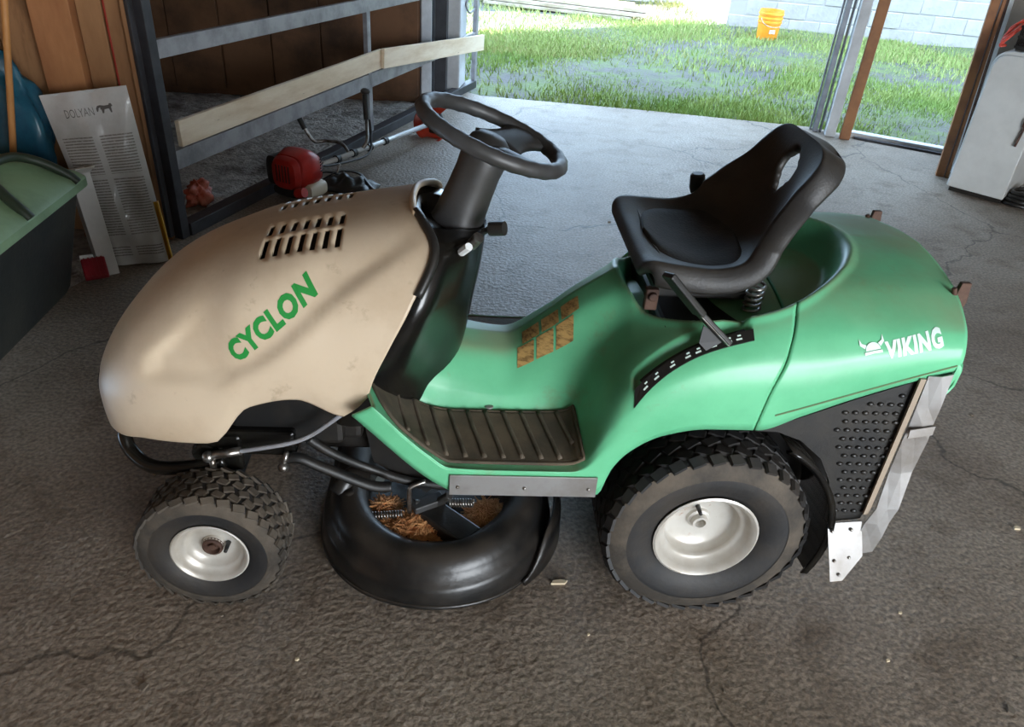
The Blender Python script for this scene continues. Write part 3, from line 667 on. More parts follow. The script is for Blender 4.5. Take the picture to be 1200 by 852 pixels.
# ---- rear side skirts, flashing and mud strip
for side in (1, -1):
    my = lambda y: y if side > 0 else 2*YC-y
    outl = [(.055, .535), (.15, .575), (.26, .628), (.39, .684), (.388, .56), (.388, .40), (.372, .285), (.295, .272), (.285, .33), (.262, .40), (.225, .462), (.165, .512), (.105, .535)]
    sk = MB().prism([(x, my(.062), z) for x, z in outl], (0, .012*side, 0)).obj('side_skirt', K['black'], mow)
    md = MB(); g = []
    for t in np.linspace(0, 1, 16):
        a = math.radians(62-t*88); cx_, cz_ = .0, .238; R = .285
        x, z = cx_+R*math.cos(a)*1.0+.012*t, cz_+R*math.sin(a)
        g.append([(x, my(.05), z), (x+.012, my(.045), z+.004), (x+.004, my(.22), z)])
    md.grid(g).obj('mud_flap', K['gloss_black'], mow, smooth=True, solid=.008, off=0)
    if side > 0:
        dm = MB()
        for r in range(15):
            z = .31+r*.0235
            x0 = float(np.interp(z, [.30, .40, .48, .55, .62], [.305, .288, .262, .235, .245])) if z < .60 else .26+(z-.6)*1.2
            x = x0+(.011 if r % 2 else 0)
            while x < .372:
                if z < .560+(x-.12)*.42-.012: dm.ball((x, .0605, z), .0085, 6, sq=(.95, .5, .62))
                x += .0225
        dm.obj('dimple_panel', K['black'], sk, smooth=True)
    fx = MB(); g = []
    ctr = [(.384, .430, .700), (.386, .432, .62), (.387, .434, .575), (.386, .436, .53), (.387, .434, .44), (.385, .430, .34), (.372, .424, .295), (.366, .420, .25), (.362, .414, .20)]
    for i, (xa, xb, z) in enumerate(ctr):
        bb_ = .0012*(1 if i % 2 else -1); bow = -.012 if 5 <= i else 0
        g.append([(xa, my(.052+bow), z-.004), ((xa+xb)/2, my(.046+bb_+bow), z), (xb, my(.044-bb_+bow), z+.006), (xb+.008, my(.056+bow), z+.006)])
    fs_ = MB().grid(g).obj('rear_flashing', K['alu'], mow, solid=.003, off=0)
    MB().beam((.374, my(.051), .69), (.372, my(.051), .31), .006, .012, up=(1, 0, 0)).obj('edge_trim', mat('tan edge trim', srgb(150, 134, 116), .6), fs_)
    MB().prism([(.384, my(.040), .566), (.436, my(.040), .578), (.436, my(.038), .556), (.384, my(.038), .545)], (0, -.003*side, 0)).obj('clip', K['alu'], fs_)
    pp = [(.290, my(.050), .278), (.368, my(.046), .290), (.384, my(.018), .205), (.345, my(-.002), .142), (.316, my(-.002), .138)]
    pt = MB().prism(pp, (0, .003, 0)).obj('bolted_plate', K['alu'], mow)
    for x, y, z in ((.302, .043, .262), (.345, .041, .27), (.318, .018, .19), (.352, .02, .20), (.333, .004, .158)): MB().ball((x, my(y-.002), z), .0045, 8).obj('bolt', K['steel'], pt, smooth=True)
# rusty catcher brackets at the back
for y0 in (.19, .61):
    hk = MB(); hk.prism([(.455, y0, .74), (.492, y0, .75), (.505, y0, .80), (.50, y0, .845), (.478, y0, .845), (.472, y0, .80), (.455, y0, .795)], (0, .012, 0))
    hk.tube(spline([(.48, y0-.004, .80), (.462, y0-.012, .82), (.455, y0-.012, .84)], 5), .006, 8); hk.tube(spline([(.49, y0-.005, .765), (.507, y0-.01, .745), (.505, y0-.01, .715), (.485, y0-.008, .705)], 5), .007, 8)
    hk.obj('rear_bracket', K['rust'], mow, bevel=.002)

# ---- seat
sc_ = [(-.198, .80), (-.218, .825), (-.20, .852), (-.14, .838), (-.06, .826), (.01, .832), (.06, .866), (.092, .93), (.116, .995), (.136, 1.055), (.147, 1.088)]
hw = [.15, .185, .205, .215, .220, .220, .210, .184, .154, .130, .09]
rs = [0, .0, .010, .024, .034, .052, .070, .060, .034, .010, .0]
S = np.concatenate([np.linspace(0, 8, 33), 8+2*np.sin(np.linspace(0, PI/2, 13))[1:]]); fxs = pchip(range(11), [p[0] for p in sc_]); 
def cr1(vals):
    def f(s):
        i = int(min(9, max(0, math.floor(s)))); t = s-i; a = vals[max(0, i-1)]; b = vals[i]; c = vals[i+1]; d = vals[min(10, i+2)]
        return .5*((2*b)+(c-a)*t+(2*a-5*b+4*c-d)*t*t+(3*b-a-3*c+d)*t**3)
    return f
sxf, szf, hwf0, rsf = cr1([p[0] for p in sc_]), cr1([p[1] for p in sc_]), cr1(hw), cr1(rs)
def hwf(s): return hwf0(s) if s <= 8 else hwf0(8)*math.sqrt(max(.02, 1-.80*((s-8)/2)**3))
def seat_pt(s, t, off=0):
    x, z = sxf(s), szf(s); e = .05; dx, dz = sxf(min(10, s+e))-sxf(max(0, s-e)), szf(min(10, s+e))-szf(max(0, s-e)); l = math.hypot(dx, dz); nx, nz = -dz/l, dx/l
    r = rsf(s)*abs(t)**2.6 + off; w = hwf(s)*t
    return Vector((x+nx*r, YC-w, z+nz*r))
T = np.linspace(-1, 1, 25)
sv = MB(); sv.v = [tuple(seat_pt(s, t)) for s in S for t in T]
for i in range(len(S)-1):
    for j in range(len(T)-1):
        sm_, tm = (S[i]+S[i+1])/2, (T[j]+T[j+1])/2
        if (tm/.22)**2+((sm_-8.25)/.75)**2 < 1: continue
        sv.f.append((i*25+j, i*25+j+1, (i+1)*25+j+1, (i+1)*25+j))
seat = sv.obj('seat', K['seat'], mow, smooth=True, solid=.05, off=1)
bm = bmesh.new(); bm.from_mesh(seat.data); bmesh.ops.recalc_face_normals(bm, faces=bm.faces)
cf = min(bm.faces, key=lambda q: (q.calc_center_median()-Vector((-.05, YC, .84))).length)
if cf.normal.z < 0: bmesh.ops.reverse_faces(bm, faces=bm.faces)
bm.to_mesh(seat.data); bm.free(); seat.modifiers['s'].offset = -1; seat.modifiers['s'].thickness = .060
vg = seat.vertex_groups.new(name='edge')
for i in range(len(S)):
    for j in range(len(T)): vg.add([i*25+j], float(.30+.70*min(1, abs(T[j])**2.2+max(0, (S[i]-8.6)/1.4)+max(0, (2-S[i])/2))), 'REPLACE')
seat.modifiers['s'].vertex_group = 'edge'
seat.data.polygons.foreach_set('use_smooth', [True]*len(seat.data.polygons))
md = seat.modifiers.new('u', 'SUBSURF'); md.levels = 1; md.render_levels = 1
g = []
for s in np.linspace(2.45, 5.6, 20):
    k = (s-2.45)/3.15; hwd = .02+.74*max(0, 1-(2*abs(k-.5))**3)**.5
    g.append([tuple(seat_pt(s, t*hwd, .010*(1-abs(t)**6))) for t in np.linspace(-1, 1, 17)])
pad = MB().grid(g).obj('seat_cushion', K['pad'], seat, smooth=True)
# seat carrier, pivot, spring
MB().box((-.05, YC, .765), (.22, .28, .03)).obj('seat_plate', K['frame'], mow, bevel=.006)
def coil(c, r, h, turns, wr, axis=(0, 0, 1)):
    ax = Vector(axis).normalized(); u = ax.orthogonal().normalized(); w = ax.cross(u); c = Vector(c)
    return MB().tube([c+u*r*math.cos(a)+w*r*math.sin(a)+ax*h*a/(2*PI*turns) for a in np.linspace(0, 2*PI*turns, turns*14)], wr, 6)
for y in (.24, .56): coil((.055, y, .735), .018, .065, 5, .0035).obj('seat_spring', K['steel'], mow, smooth=True)
pv = MB(); pv.box((-.178, .225, .765), (.028, .02, .05)); pv.tube([(-.178, .205, .775), (-.178, .25, .775)], .010, 10); pv.obj('seat_pivot', K['rust'], mow, bevel=.003)
# mower-height lever on the near side
lv = MB(); a = Vector((-.196, .075, .893)); b = Vector((-.112, .088, .803)); lv.beam(a, b, .014, .034, up=(0.4, -1, .35)); lever = lv.obj('height_lever', K['black'], mow, bevel=.004)
b2 = Vector((-.044, .078, .743)); MB().beam(b+(a-b)*.12+Vector((0, -.008, 0)), b2+Vector((0, -.006, 0)), .006, .006, up=(0.4, -1, .35)).obj('lever_rod', K['steel'], lever)
MB().beam(b+(a-b)*.1, b2, .010, .026, up=(0.4, -1, .35)).obj('lever_bar', K['black'], lever, bevel=.003)
MB().prism([(-.098, .092, .775), (-.05, .086, .745), (-.085, .082, .722), (-.10, .09, .735)], (0, .004, 0)).obj('lever_plate', K['grip'], lever)
# gear lever on the far side
gl = MB(); gl.tube([(.035, .67, .72), (.015, .66, .86)], .006, 8); gk = gl.obj('gear_lever', K['frame'], mow, smooth=True)
MB().lathe([(.001, .055), (.014, .055), (.019, .05), (.020, .02), (.016, .004), (.010, 0), (.001, 0)], (.016, .66, .852), (-.12, 0, 1), 14).obj('knob', K['black'], gk, smooth=True, auto=.6)

# ---- wheels
def wheel(name, cx, y0, R, W, rimR, spec, sgn):
    # spec: lug rows etc; local axis points towards the outside (-Y for the near wheels)
    o = Vector((cx, y0, R-.003)); ax = Vector((0, -1, 0)) if sgn > 0 else Vector((0, 1, 0))
    h = W/2
    prof = [(rimR*.97, h*.72), (rimR*1.04, h*.80), (rimR*1.18, h*.93), (rimR+(R-rimR)*.45, h*1.0), (rimR+(R-rimR)*.72, h*.97), (R*.952, h*.86), (R*.972, h*.70), (R*.985, h*.35), (R*.988, 0)]
    prof = prof + [(r, -q) for r, q in prof[-2::-1]]
    ty = MB().lathe(prof, o, ax, 56).obj(name, K['rubber'], mow, smooth=True)
    # scuffed shoulder band
    MB().lathe([(rimR+(R-rimR)*.56, h*1.003), (rimR+(R-rimR)*.72, h*.985), (R*.954, h*.875)], o, ax, 56).obj('shoulder', K['dusty_rubber'], ty, smooth=True)
    tr = MB(); N = spec['n']; u = Vector((1, 0, 0)); w = ax.cross(u)
    for row, (yy, ln, wd, sk_) in enumerate(spec['rows']):
        for k in range(N):
            a = 2*PI*(k+.5*(row % 2))/N; d = u*math.cos(a)+w*math.sin(a); tg = -u*math.sin(a)+w*math.cos(a)
            rad = R*(.988-.04*(abs(yy)/h)**4); c = o + d*(rad+.001) + ax*yy
            e1 = (tg*math.cos(sk_)+ax*math.sin(sk_)); e2 = (ax*math.cos(sk_)-tg*math.sin(sk_))
            if abs(yy) > h*.7: dd = (d+ax*(.55 if yy > 0 else -.55)).normalized(); e2 = (e2-dd*e2.dot(dd)).normalized()
            else: dd = d
            Rm = Matrix((e1, e2, dd)).transposed(); tr.box(c, (ln, wd, spec['h']), R=Rm, taper=.86)
    tr.obj('tread', K['dusty_rubber'] if spec.get('dusty') else K['rubber'], ty)
    rp = [(rimR*.94, h*.66), (rimR*1.0, h*.82), (rimR*1.03, h*.86), (rimR*.99, h*.885), (rimR*.94, h*.84), (rimR*.89, h*.74), (rimR*.86, h*.60), (rimR*.78, h*.545), (rimR*.74, h*.50)] + spec['disc']
    rimo = MB().lathe(rp, o, ax, 44).obj('wheel_rim', K['rim'], ty, smooth=True, auto=.9)
    MB().lathe(spec['hub'], o, ax, 20).obj('axle_hub', spec['hubm'], ty, smooth=True, auto=.7)
    vs0 = o + ax*(h*spec['valve'][1]) + u*spec['valve'][0] + w*spec['valve'][2]
    MB().tube([vs0, vs0+ax*.03+w*.008*0], [.006, .0045], 8).obj('valve_stem', K['black'], ty, smooth=True)
    # far flank of the rim so that the wheel is closed from the other side
    MB().lathe([(.001, -h*.3), (rimR*.9, -h*.3), (rimR*1.02, -h*.8)], o, ax, 32).obj('rim_back', K['frame'], ty, smooth=True)
    return ty
rr1 = [(.086, .034, .026, .25), (.060, .040, .026, -.45), (.030, .040, .026, .45), (0, .040, .026, -.45), (-.030, .040, .026, .45), (-.060, .040, .026, -.45), (-.086, .034, .026, .25)]
specR = dict(n=34, rows=rr1, h=.008, dusty=False, disc=[(.092, .035), (.088, .055), (.078, .062), (.05, .056), (.028, .054)], hub=[(.028, .052), (.027, .062), (.020, .064), (.019, .078), (.013, .078), (.012, .062), (.001, .062)], hubm=K['rim'], valve=(-.008, .16, .036))
specR['disc'] = [(.089, .045), (.086, .028), (.080, .022), (.05, .018), (.028, .016)]
specR['hub'] = [(.030, .014), (.027, .024), (.020, .026), (.019, .040), (.013, .040), (.012, .02), (.001, .02)]
for sgn, y0 in ((1, .122), (-1, 2*YC-.122)):
    wheel('rear_wheel', 0, y0, .243, .205, .121, specR, sgn)
specF = dict(n=30, rows=[(.052, .030, .018, .35), (.031, .026, .019, -.35), (.0105, .026, .018, .35), (-.0105, .026, .018, -.35), (-.031, .026, .019, .35), (-.052, .030, .018, -.35)], h=.006, dusty=True,
   disc=[(.062, .03), (.055, .018), (.045, .014), (.026, .018), (.024, .03)], hub=[(.025, .026), (.023, .034), (.018, .036), (.014, .026), (.008, .026), (.008, .034), (.001, .034)], hubm=K['rust'], valve=(.034, .30, .004))
for sgn, y0 in ((1, .092), (-1, 2*YC-.092)):
    wheel('front_wheel', -1.143, y0, .167, .128, .086, specF, sgn)
# ---- front axle, steering links, lift bars
fa = MB(); fa.beam((-1.143, .17, .24), (-1.143, .63, .24), .06, .06); fa.box((-1.14, YC, .30), (.12, .16, .14)); fa.obj('front_axle', K['frame'], mow, bevel=.008)
for s_ in (1, -1): MB().tube([(-1.143, YC-s_*.30, .165), (-1.143, YC-s_*.21, .175), (-1.143, YC-s_*.20, .26)], .016, 10).obj('stub_axle', K['frame'], mow, smooth=True)
pn = MB(); pn.box((-1.13, .20, .352), (.10, .06, .10)); pn.box((-1.06, .20, .375), (.20, .04, .07)); pn.tube([(-1.165, .165, .352), (-1.165, .20, .352)], .030, 14); pn.obj('axle_bracket', K['gloss_black'], mow, bevel=.008)
rod = MB().tube(spline([(-1.135, .148, .366), (-1.06, .148, .382), (-.94, .148, .414), (-.855, .148, .478), (-.80, .17, .52)], 6), .0055, 8).obj('steering_rod', K['gate'], mow, smooth=True)
bj = MB(); bj.tube([(-1.15, .148, .362), (-1.075, .148, .379)], .010, 10); bj.ball((-1.148, .146, .362), .014); bj.tube([(-1.142, .148, .355), (-1.142, .148, .325)], .008, 8); bj.obj('ball_joint', K['steel'], rod, smooth=True)
b2_ = MB(); b2_.ball((-.985, .15, .332), .013); b2_.tube([(-.985, .152, .332), (-.975, .158, .37)], .006, 8); b2_.obj('tie_rod_end', K['steel'], mow, smooth=True)
MB().tube(spline([(-.985, .165, .345), (-.95, .165, .348), (-.90, .165, .322), (-.79, .165, .268), (-.74, .17, .262)], 6), .013, 8, flat=.6).obj('lift_arm', K['frame'], mow, smooth=True)
MB().tube(spline([(-.93, .19, .385), (-.88, .20, .335), (-.80, .22, .275), (-.70, .22, .235), (-.58, .22, .22)], 6), .011, 8, flat=.6).obj('lift_arm', K['frame'], mow, smooth=True)
cp_ = MB().prism([(-.82, .24, .47), (-.70, .24, .42), (-.62, .24, .40), (-.62, .24, .22), (-.66, .24, .18), (-.79, .24, .28)], (0, .005, 0)); cp_.obj('side_plate', K['frame'], mow)

# ---- cutting deck: profile swept round a stadium path
pd = [(.307, .033), (.310, .04), (.303, .085), (.297, .098), (.286, .104), (.279, .128), (.266, .150), (.245, .162), (.215, .165), (.193, .152), (.182, .125), (.176, .105), (.10, .10), (.001, .10)]
path = []
cyn, cyf = .30, .50
for a in np.linspace(PI, 2*PI, 40): path.append((cyn, a))
for a in np.linspace(0, PI, 40): path.append((cyf, a))
G = []
for cy0, a in path:
    row = []
    for r, z in pd:
        k = 1.0
        dx = math.cos(a)*r*.985; dy = math.sin(a)*r*k
        z2 = z*(1+.06*math.cos(2*a+.6)) if z > .05 else z
        row.append((-.632+dx, cy0+dy, z2))
    G.append(row)
G.append(G[0])
deck = MB().grid(G).obj('cutting_deck', K['deck'], mow, smooth=True)
lip = [(-.632+math.cos(a)*.308*.985, c0+math.sin(a)*.308, .038+.006*math.sin(a*3)) for c0, a in path]
MB().tube(lip, .006, 6, closed=True).obj('deck_lip', K['deck'], deck, smooth=True)
for x, y, z in ((-.855, .25, .158), (-.425, .215, .160)):
    MB().lathe([(.001, .012), (.012, .012), (.014, .006), (.024, .005), (.026, -.004)], (x, y, z), (0, 0, 1), 16).obj('deck_bolt', K['deck'], deck, smooth=True)
g = []
for t in np.linspace(0, 1, 18):
    a = math.radians(-50+t*58); x = -.605+.305*math.cos(a); y = .31+.31*math.sin(a)
    k = float(sm(0, .45, t)); g.append([(x, y, .03), (x-.004, y, .04+.06*k), (x-.004-.018*k, y, .045+.083*k)])
MB().grid(g).obj('deflector', K['deck'], deck, smooth=True, solid=.006, off=0)
g = [[(-.86, .30, .15), (-.82, .36, .20), (-.79, .33, .215), (-.78, .31, .20)]]
MB().tube(spline([(-.885, .27, .145), (-.865, .29, .175), (-.835, .29, .20), (-.79, .27, .215)], 6), [.03-.012*i/18 for i in range(19)], 10).obj('deck_arm', K['deck'], deck, smooth=True)
MB().tube([(-.79, .265, .215), (-.775, .25, .216)], .017, 12).obj('arm_boss', K['fluid'], deck, smooth=True, auto=.6)
MB().tube(spline([(-.70, .21, .14), (-.70, .20, .215), (-.695, .20, .235), (-.66, .21, .245)], 5), .006, 8).obj('lift_hook', K['steel'], deck, smooth=True)
hk = MB(); hk.box((-.655, .22, .165), (.085, .035, .02), .5); hk.tube([(-.69, .21, .17), (-.64, .23, .15), (-.60, .21, .20)], .012, 8); hk.obj('idler_bracket', K['grip'], deck, smooth=False, bevel=.003)
coil((-.80, .20, .135), .009, .085, 12, .0028, (1, .05, .05)).obj('tension_spring', K['steel'], deck, smooth=True)
coil((-.60, .21, .175), .009, .06, 9, .0028, (1, -.1, .1)).obj('tension_spring', K['steel'], deck, smooth=True)
MB().box((-.60, .17, .135), (.16, .07, .045), -.75).obj('belt_guard', K['black'], deck, bevel=.006)
# dry clippings caught on the deck: a mass plus loose straws
V, Fc = [], []
for cx0, cy0, rx, ry, n in ((-.69, .175, .092, .066, 1200), (-.50, .205, .060, .085, 800), (-.765, .235, .04, .06, 320)):
    for i in range(n):
        r = math.sqrt(random.random()); a = random.uniform(0, 2*PI); x = cx0+rx*r*math.cos(a); y = cy0+ry*r*math.sin(a)
        if (x+.632)**2+(y-.30)**2 > .178**2: continue
        z = .108+.040*(1-r*r)*random.uniform(.5, 1.05); th = random.uniform(0, 2*PI); l = random.uniform(.010, .026); el = random.uniform(-.25, .35)
        dx, dy, dz = l*math.cos(th), l*math.sin(th), l*math.sin(el); wx, wy = -math.sin(th)*.0016, math.cos(th)*.0016; n0 = len(V)
        V += [(x-dx-wx, y-dy-wy, z-dz), (x-dx+wx, y-dy+wy, z-dz), (x+dx+wx, y+dy+wy, z+dz), (x+dx-wx, y+dy-wy, z+dz), (x, y, z+.0015)]; Fc += [(n0, n0+1, n0+4), (n0+1, n0+2, n0+4), (n0+2, n0+3, n0+4), (n0+3, n0, n0+4)]
cl = MB().add(V, Fc).obj('dry_clippings', K['hay'], kind='stuff'); tag(cl, 'dry brown grass clippings lying on the black mower deck', 'clippings')
mnd = MB()
for cx0, cy0, rx, ry, hh_ in ((-.69, .175, .085, .062, .030), (-.50, .205, .055, .07, .032), (-.765, .235, .03, .05, .02)):
    mnd.lathe([(.001, hh_), (.5, hh_*.8), (1.0, 0)], (0, 0, 0), (0, 0, 1), 14)
    n0 = len(mnd.v)-14*3
    for i in range(n0, len(mnd.v)):
        x, y, z = mnd.v[i]; mnd.v[i] = (cx0+x*rx, cy0+y*ry, .101+z)
cm = mnd.obj('clipping_mat', K['soil'], cl, smooth=True)

# ------------------------------------------------------------------ metal gate along the bay, with two boards
gate = thing('metal_gate', 'grey steel rail gate standing across the dark bay opening', 'gate', A)
def gp(s, z, off=0): return A + gd*s + gn*off + Vector((0, 0, z))
def gpart(mb, name, m, bevel=.003, smooth=False):
    o = mb.obj(name, m, None, smooth, bevel); o.parent = gate; o.location = -A; return o
gpart(MB().beam(gp(0, .0), gp(0, 1.6), .055, .05, up=tuple(gd)), 'post', K['gate_dark'])
gpart(MB().beam(gp(-.055, .02, -.01), gp(-.055, 1.6, -.01), .018, .03, up=tuple(gd)), 'hinge_strip', K['gate_dark'])
gpart(MB().beam(gp(1.845, .0), gp(1.845, 1.6), .03, .045, up=tuple(gd)), 'post', K['gate'])
gpart(MB().beam(gp(3.69, .0), gp(3.69, 1.6), .035, .045, up=tuple(gd)), 'post', K['gate'])
gpart(MB().beam(gp(.03, .825), gp(3.67, .815), .03, .075), 'rail', K['gate'])
gpart(MB().beam(gp(.03, .355), gp(3.67, .40), .03, .085), 'rail', K['gate'])
gpart(MB().beam(gp(.03, .03, .0), gp(3.67, .03, .0), .07, .06), 'rail', K['gate_dark'])
gpart(MB().tube(spline([gp(3.67, .62), gp(3.55, .60), gp(3.47, .66), gp(3.50, .70)], 6), .008, 8), 'latch_hook', K['gate'], 0, True)
bd = MB().beam(gp(.05, .475, .035), gp(1.96, .50, .035), .024, .115).obj('wooden_board', K['pale_board'], bevel=.003)
tag(bd, 'long pale board fixed along the middle rail of the grey gate', 'board')
bd = MB().beam(gp(1.93, .505, .06), gp(3.72, .36, .06), .024, .12).obj('wooden_board', K['pale_board'], bevel=.003)
tag(bd, 'shorter pale board lapped over the long one towards the doorway', 'board')

# ------------------------------------------------------------------ brush cutter on the floor, and its harness
kred = mat('red plastic', srgb(172, 34, 26), .38, col2=srgb(138, 26, 20), nscale=8)
TB = Vector((-1.50, 2.78, 0))
trm = thing('brush_cutter', 'red petrol brush cutter with a silver shaft lying on the concrete floor', 'brush cutter', TB)
def tp(mb, name, m, parent=None, **kw):
    o = mb.obj(name, m, None, **kw); o.parent = parent or trm
    if parent is None: o.location = -TB
    return o
sA = Vector((-1.42, 2.90, .115)); sB = Vector((-.80, 4.02, .10)); sdv = (sB-sA).normalized(); sn = Vector((sdv.y, -sdv.x, 0))
def sp_(t, off=0, up=0): return sA + (sB-sA)*t + sn*off + Vector((0, 0, up))
shaft = tp(MB().tube([sp_(-.08), sp_(1)], .016, 12), 'shaft', mat('silver tube', srgb(206, 210, 212), .35, .35), smooth=True)
# engine: red shroud, black starter side, white tank
c0 = sA - sdv*.09; c0.z = 0; Rz = Matrix((sdv, -sn, Vector((0, 0, 1)))).transposed()
def eb(mb, pts): pass
def ring_loft(secs, m, name, parent=None):
    G = []
    for (dx, hwid, z0, z1, off) in secs:
        row = []
        for a in np.linspace(0, 2*PI, 20, endpoint=False):
            ca, sa = math.cos(a), math.sin(a); k = 3.2
            yy = hwid*np.sign(ca)*abs(ca)**(2/k); zz = (z0+z1)/2+(z1-z0)/2*np.sign(sa)*abs(sa)**(2/k)
            p = c0 + sdv*dx + sn*(yy+off); row.append((p.x, p.y, zz))
        G.append(row)
    mb = MB().grid(G, True); n = 20
    mb.f.append(tuple(range(n))[::-1]); mb.f.append(tuple((len(G)-1)*n+k for k in range(n)))
    return tp(mb, name, m, parent, smooth=True, auto=.8)
eng = ring_loft([(-.10, .07, .07, .20, 0), (-.085, .095, .055, .235, 0), (-.02, .11, .05, .255, 0), (.03, .108, .05, .245, 0), (.075, .09, .06, .215, 0), (.10, .06, .08, .17, 0)], kred, 'engine_cover')
ring_loft([(-.135, .055, .085, .195, 0), (-.13, .075, .065, .22, 0), (-.105, .088, .055, .232, 0), (-.095, .088, .055, .232, 0)], kred, 'starter_housing')
for i in range(5):
    p = c0 - sdv*.136 + sn*(-.04+.02*i); tp(MB().beam(p+Vector((0, 0, .10)), p+Vector((0, 0, .19)), .005, .006, up=tuple(sdv)), 'cooling_slot', K['frame'])
ring_loft([(-.11, .03, .07, .20, -.10), (-.10, .04, .06, .215, -.10), (.02, .04, .06, .215, -.10), (.03, .03, .07, .2, -.10)], K['black'], 'air_filter')
ring_loft([(-.06, .02, .012, .075, .10), (-.055, .045, .004, .085, .075), (.04, .05, .002, .085, .075), (.07, .045, .006, .08, .075), (.08, .02, .02, .07, .08)], mat('milky tank', srgb(206, 198, 180), .4), 'fuel_tank')
ring_loft([(-.12, .085, .02, .075, 0), (.05, .085, .015, .075, 0)], K['black'], 'engine_base')
for i in range(5):
    p = c0 + sdv*(.045+.0*i) + sn*(.104) + Vector((0, 0, .135+i*.016)); q = p + sdv*.045 - sn*.02
    tp(MB().beam(p, q, .006, .005), 'cooling_slot', K['frame'])
cap = c0 - sdv*.14 + sn*.09; tp(MB().tube([cap+Vector((0, 0, .06)), cap+sn*.05+Vector((0, 0, .075))], .026, 12), 'filler_cap', kred, smooth=True, auto=.7)
# handlebars
hb0 = sp_(.27)
tp(MB().tube(spline([hb0, hb0+Vector((-.06, .10, .03)), hb0+Vector((-.16, .14, .03)), hb0+Vector((-.22, .12, .03)), hb0+Vector((-.27, .12, .10)), hb0+Vector((-.32, .14, .19))], 6), .010, 10), 'handlebar', K['steel'], smooth=True)
tp(MB().tube([hb0+Vector((-.27, .12, .10)), hb0+Vector((-.325, .142, .20))], .0165, 10), 'grip', K['black'], smooth=True, auto=.7)
h2 = sp_(.36); tp(MB().tube(spline([h2, h2+Vector((.03, .03, .05)), h2+Vector((.02, .14, .14))], 6), .010, 10), 'handlebar', K['steel'], smooth=True)
tg = h2+Vector((.02, .14, .14)); tp(MB().tube([tg, tg+Vector((-.012, .06, .13))], .018, 10), 'throttle_grip', K['black'], smooth=True, auto=.7)
tp(MB().ball(tg+Vector((-.01, .065, .15)), .025, 10, sq=(1.2, .8, .8)), 'throttle_trigger', K['grip'], smooth=True)
tp(MB().tube(spline([tg+Vector((.01, .03, .03)), tg+Vector((.03, -.06, -.08)), tg+Vector((.02, -.2, -.15)), sp_(.1, .05, .0), sp_(.02, .03, .02)], 8), .006, 8), 'throttle_cable', K['black'], smooth=True)
for t in (.18, .30, .42, .55): tp(MB().tube([sp_(t-.012), sp_(t+.012)], .024, 12), 'clamp', K['frame'], smooth=True, auto=.7)
# guard and cutting head at the far end
gh = sB; g = []
for t in np.linspace(0, 1, 16):
    a = math.radians(150+t*240); d = (sdv*.35+Vector((0, 0, .75)))*math.cos(a)+sn*math.sin(a)
    g.append([gh + sdv*.05 + d*.03 + Vector((0, 0, .03)), gh + sdv*.05 + d*.10 + Vector((0, 0, .02)), gh + sdv*.04 + d*.145, gh - sdv*.01 + d*.150])
tp(MB().grid(g), 'guard', mat('orange red guard', srgb(178, 56, 34), .45, col2=srgb(140, 40, 26), nscale=7), smooth=True, solid=.006, off=0)
tp(MB().lathe([(.001, .05), (.03, .05), (.04, .03), (.045, -.03), (.06, -.04), (.06, -.07), (.001, -.075)], gh+sdv*.05, (0, 0, 1), 20), 'cutting_head', K['black'], smooth=True, auto=.7)
tp(MB().tube([sp_(.97), gh+sdv*.06], [.02, .03], 12), 'gear_case', K['alu'], smooth=True)
# harness: crumpled straps and pad
hc = Vector((-1.235, 2.93, 0)); hn = thing('harness', 'black webbing harness crumpled on the floor beside the silver shaft', 'harness', hc)
g = []
for i in range(16):
    row = []
    for j in range(10):
        u, w = i/15-.5, j/9-.5; ed = max(abs(u), abs(w))*2
        row.append((u*.30+w*.06, w*.19-u*.10, .012+max(0, 1-ed**2)*(.05+.028*math.sin(i*1.3)*math.cos(j*1.1))))
    g.append(row)
MB().grid(g).obj('pad', K['black'], hn, smooth=True, solid=.012, off=0)
for k, pts in enumerate(([(-.16, .04, .02), (-.06, .10, .06), (.06, .06, .07), (.14, -.04, .03), (.21, -.12, .012)], [(-.14, .0, .02), (-.19, .07, .04), (-.12, .12, .05), (-.03, .11, .03)], [(.02, -.08, .02), (.10, -.12, .02), (.18, -.10, .015), (.25, -.17, .01)])):
    g = []
    sp2 = spline(pts, 6)
    for p in sp2: g.append([p+Vector((0, .02, 0)), p+Vector((0, -.02, .004))])
    MB().grid(g).obj('strap', K['black'], hn, smooth=True, solid=.004, off=0)
MB().tube(spline([(-.06, .05, .07), (-.05, .06, .10), (-.045, .075, .115), (-.055, .06, .10)], 5), .006, 8).obj('snap_hook', K['steel'], hn, smooth=True)

# ------------------------------------------------------------------ left corner: bin, sack, carton, brush, bags, broom
BB = Vector((-2.50, 1.15, 0)); bn = thing('storage_bin', 'black plastic bin with a sage green lid standing by the timber wall', 'bin', BB)
kb_ = mat('black bin plastic', srgb(32, 34, 32), .55, col2=srgb(52, 52, 46), nscale=5, bump=.06, bscale=50, col3=srgb(120, 116, 104), n3=26, a3=(.72, .76)); kg_ = mat('sage green lid', srgb(132, 160, 122), .5, col2=srgb(112, 138, 104), nscale=4, bump=.04, bscale=40)
def rrect(cx, cy, hx, hy, r, z, n=5):
    out = []
    for sx, sy, a0 in ((1, 1, 0), (-1, 1, PI/2), (-1, -1, PI), (1, -1, 1.5*PI)):
        for k in range(n): a = a0+PI/2*k/(n-1); out.append((cx+sx*(hx-r)+r*math.cos(a), cy+sy*(hy-r)+r*math.sin(a), z))
    return out
def loft(name, rings, m, parent, cap0=True, cap1=True, **kw):
    mb = MB().grid(rings, True); n = len(rings[0])
    if cap0: mb.f.append(tuple(range(n))[::-1])
    if cap1: mb.f.append(tuple((len(rings)-1)*n+k for k in range(n)))
    return mb.obj(name, m, parent, **kw)
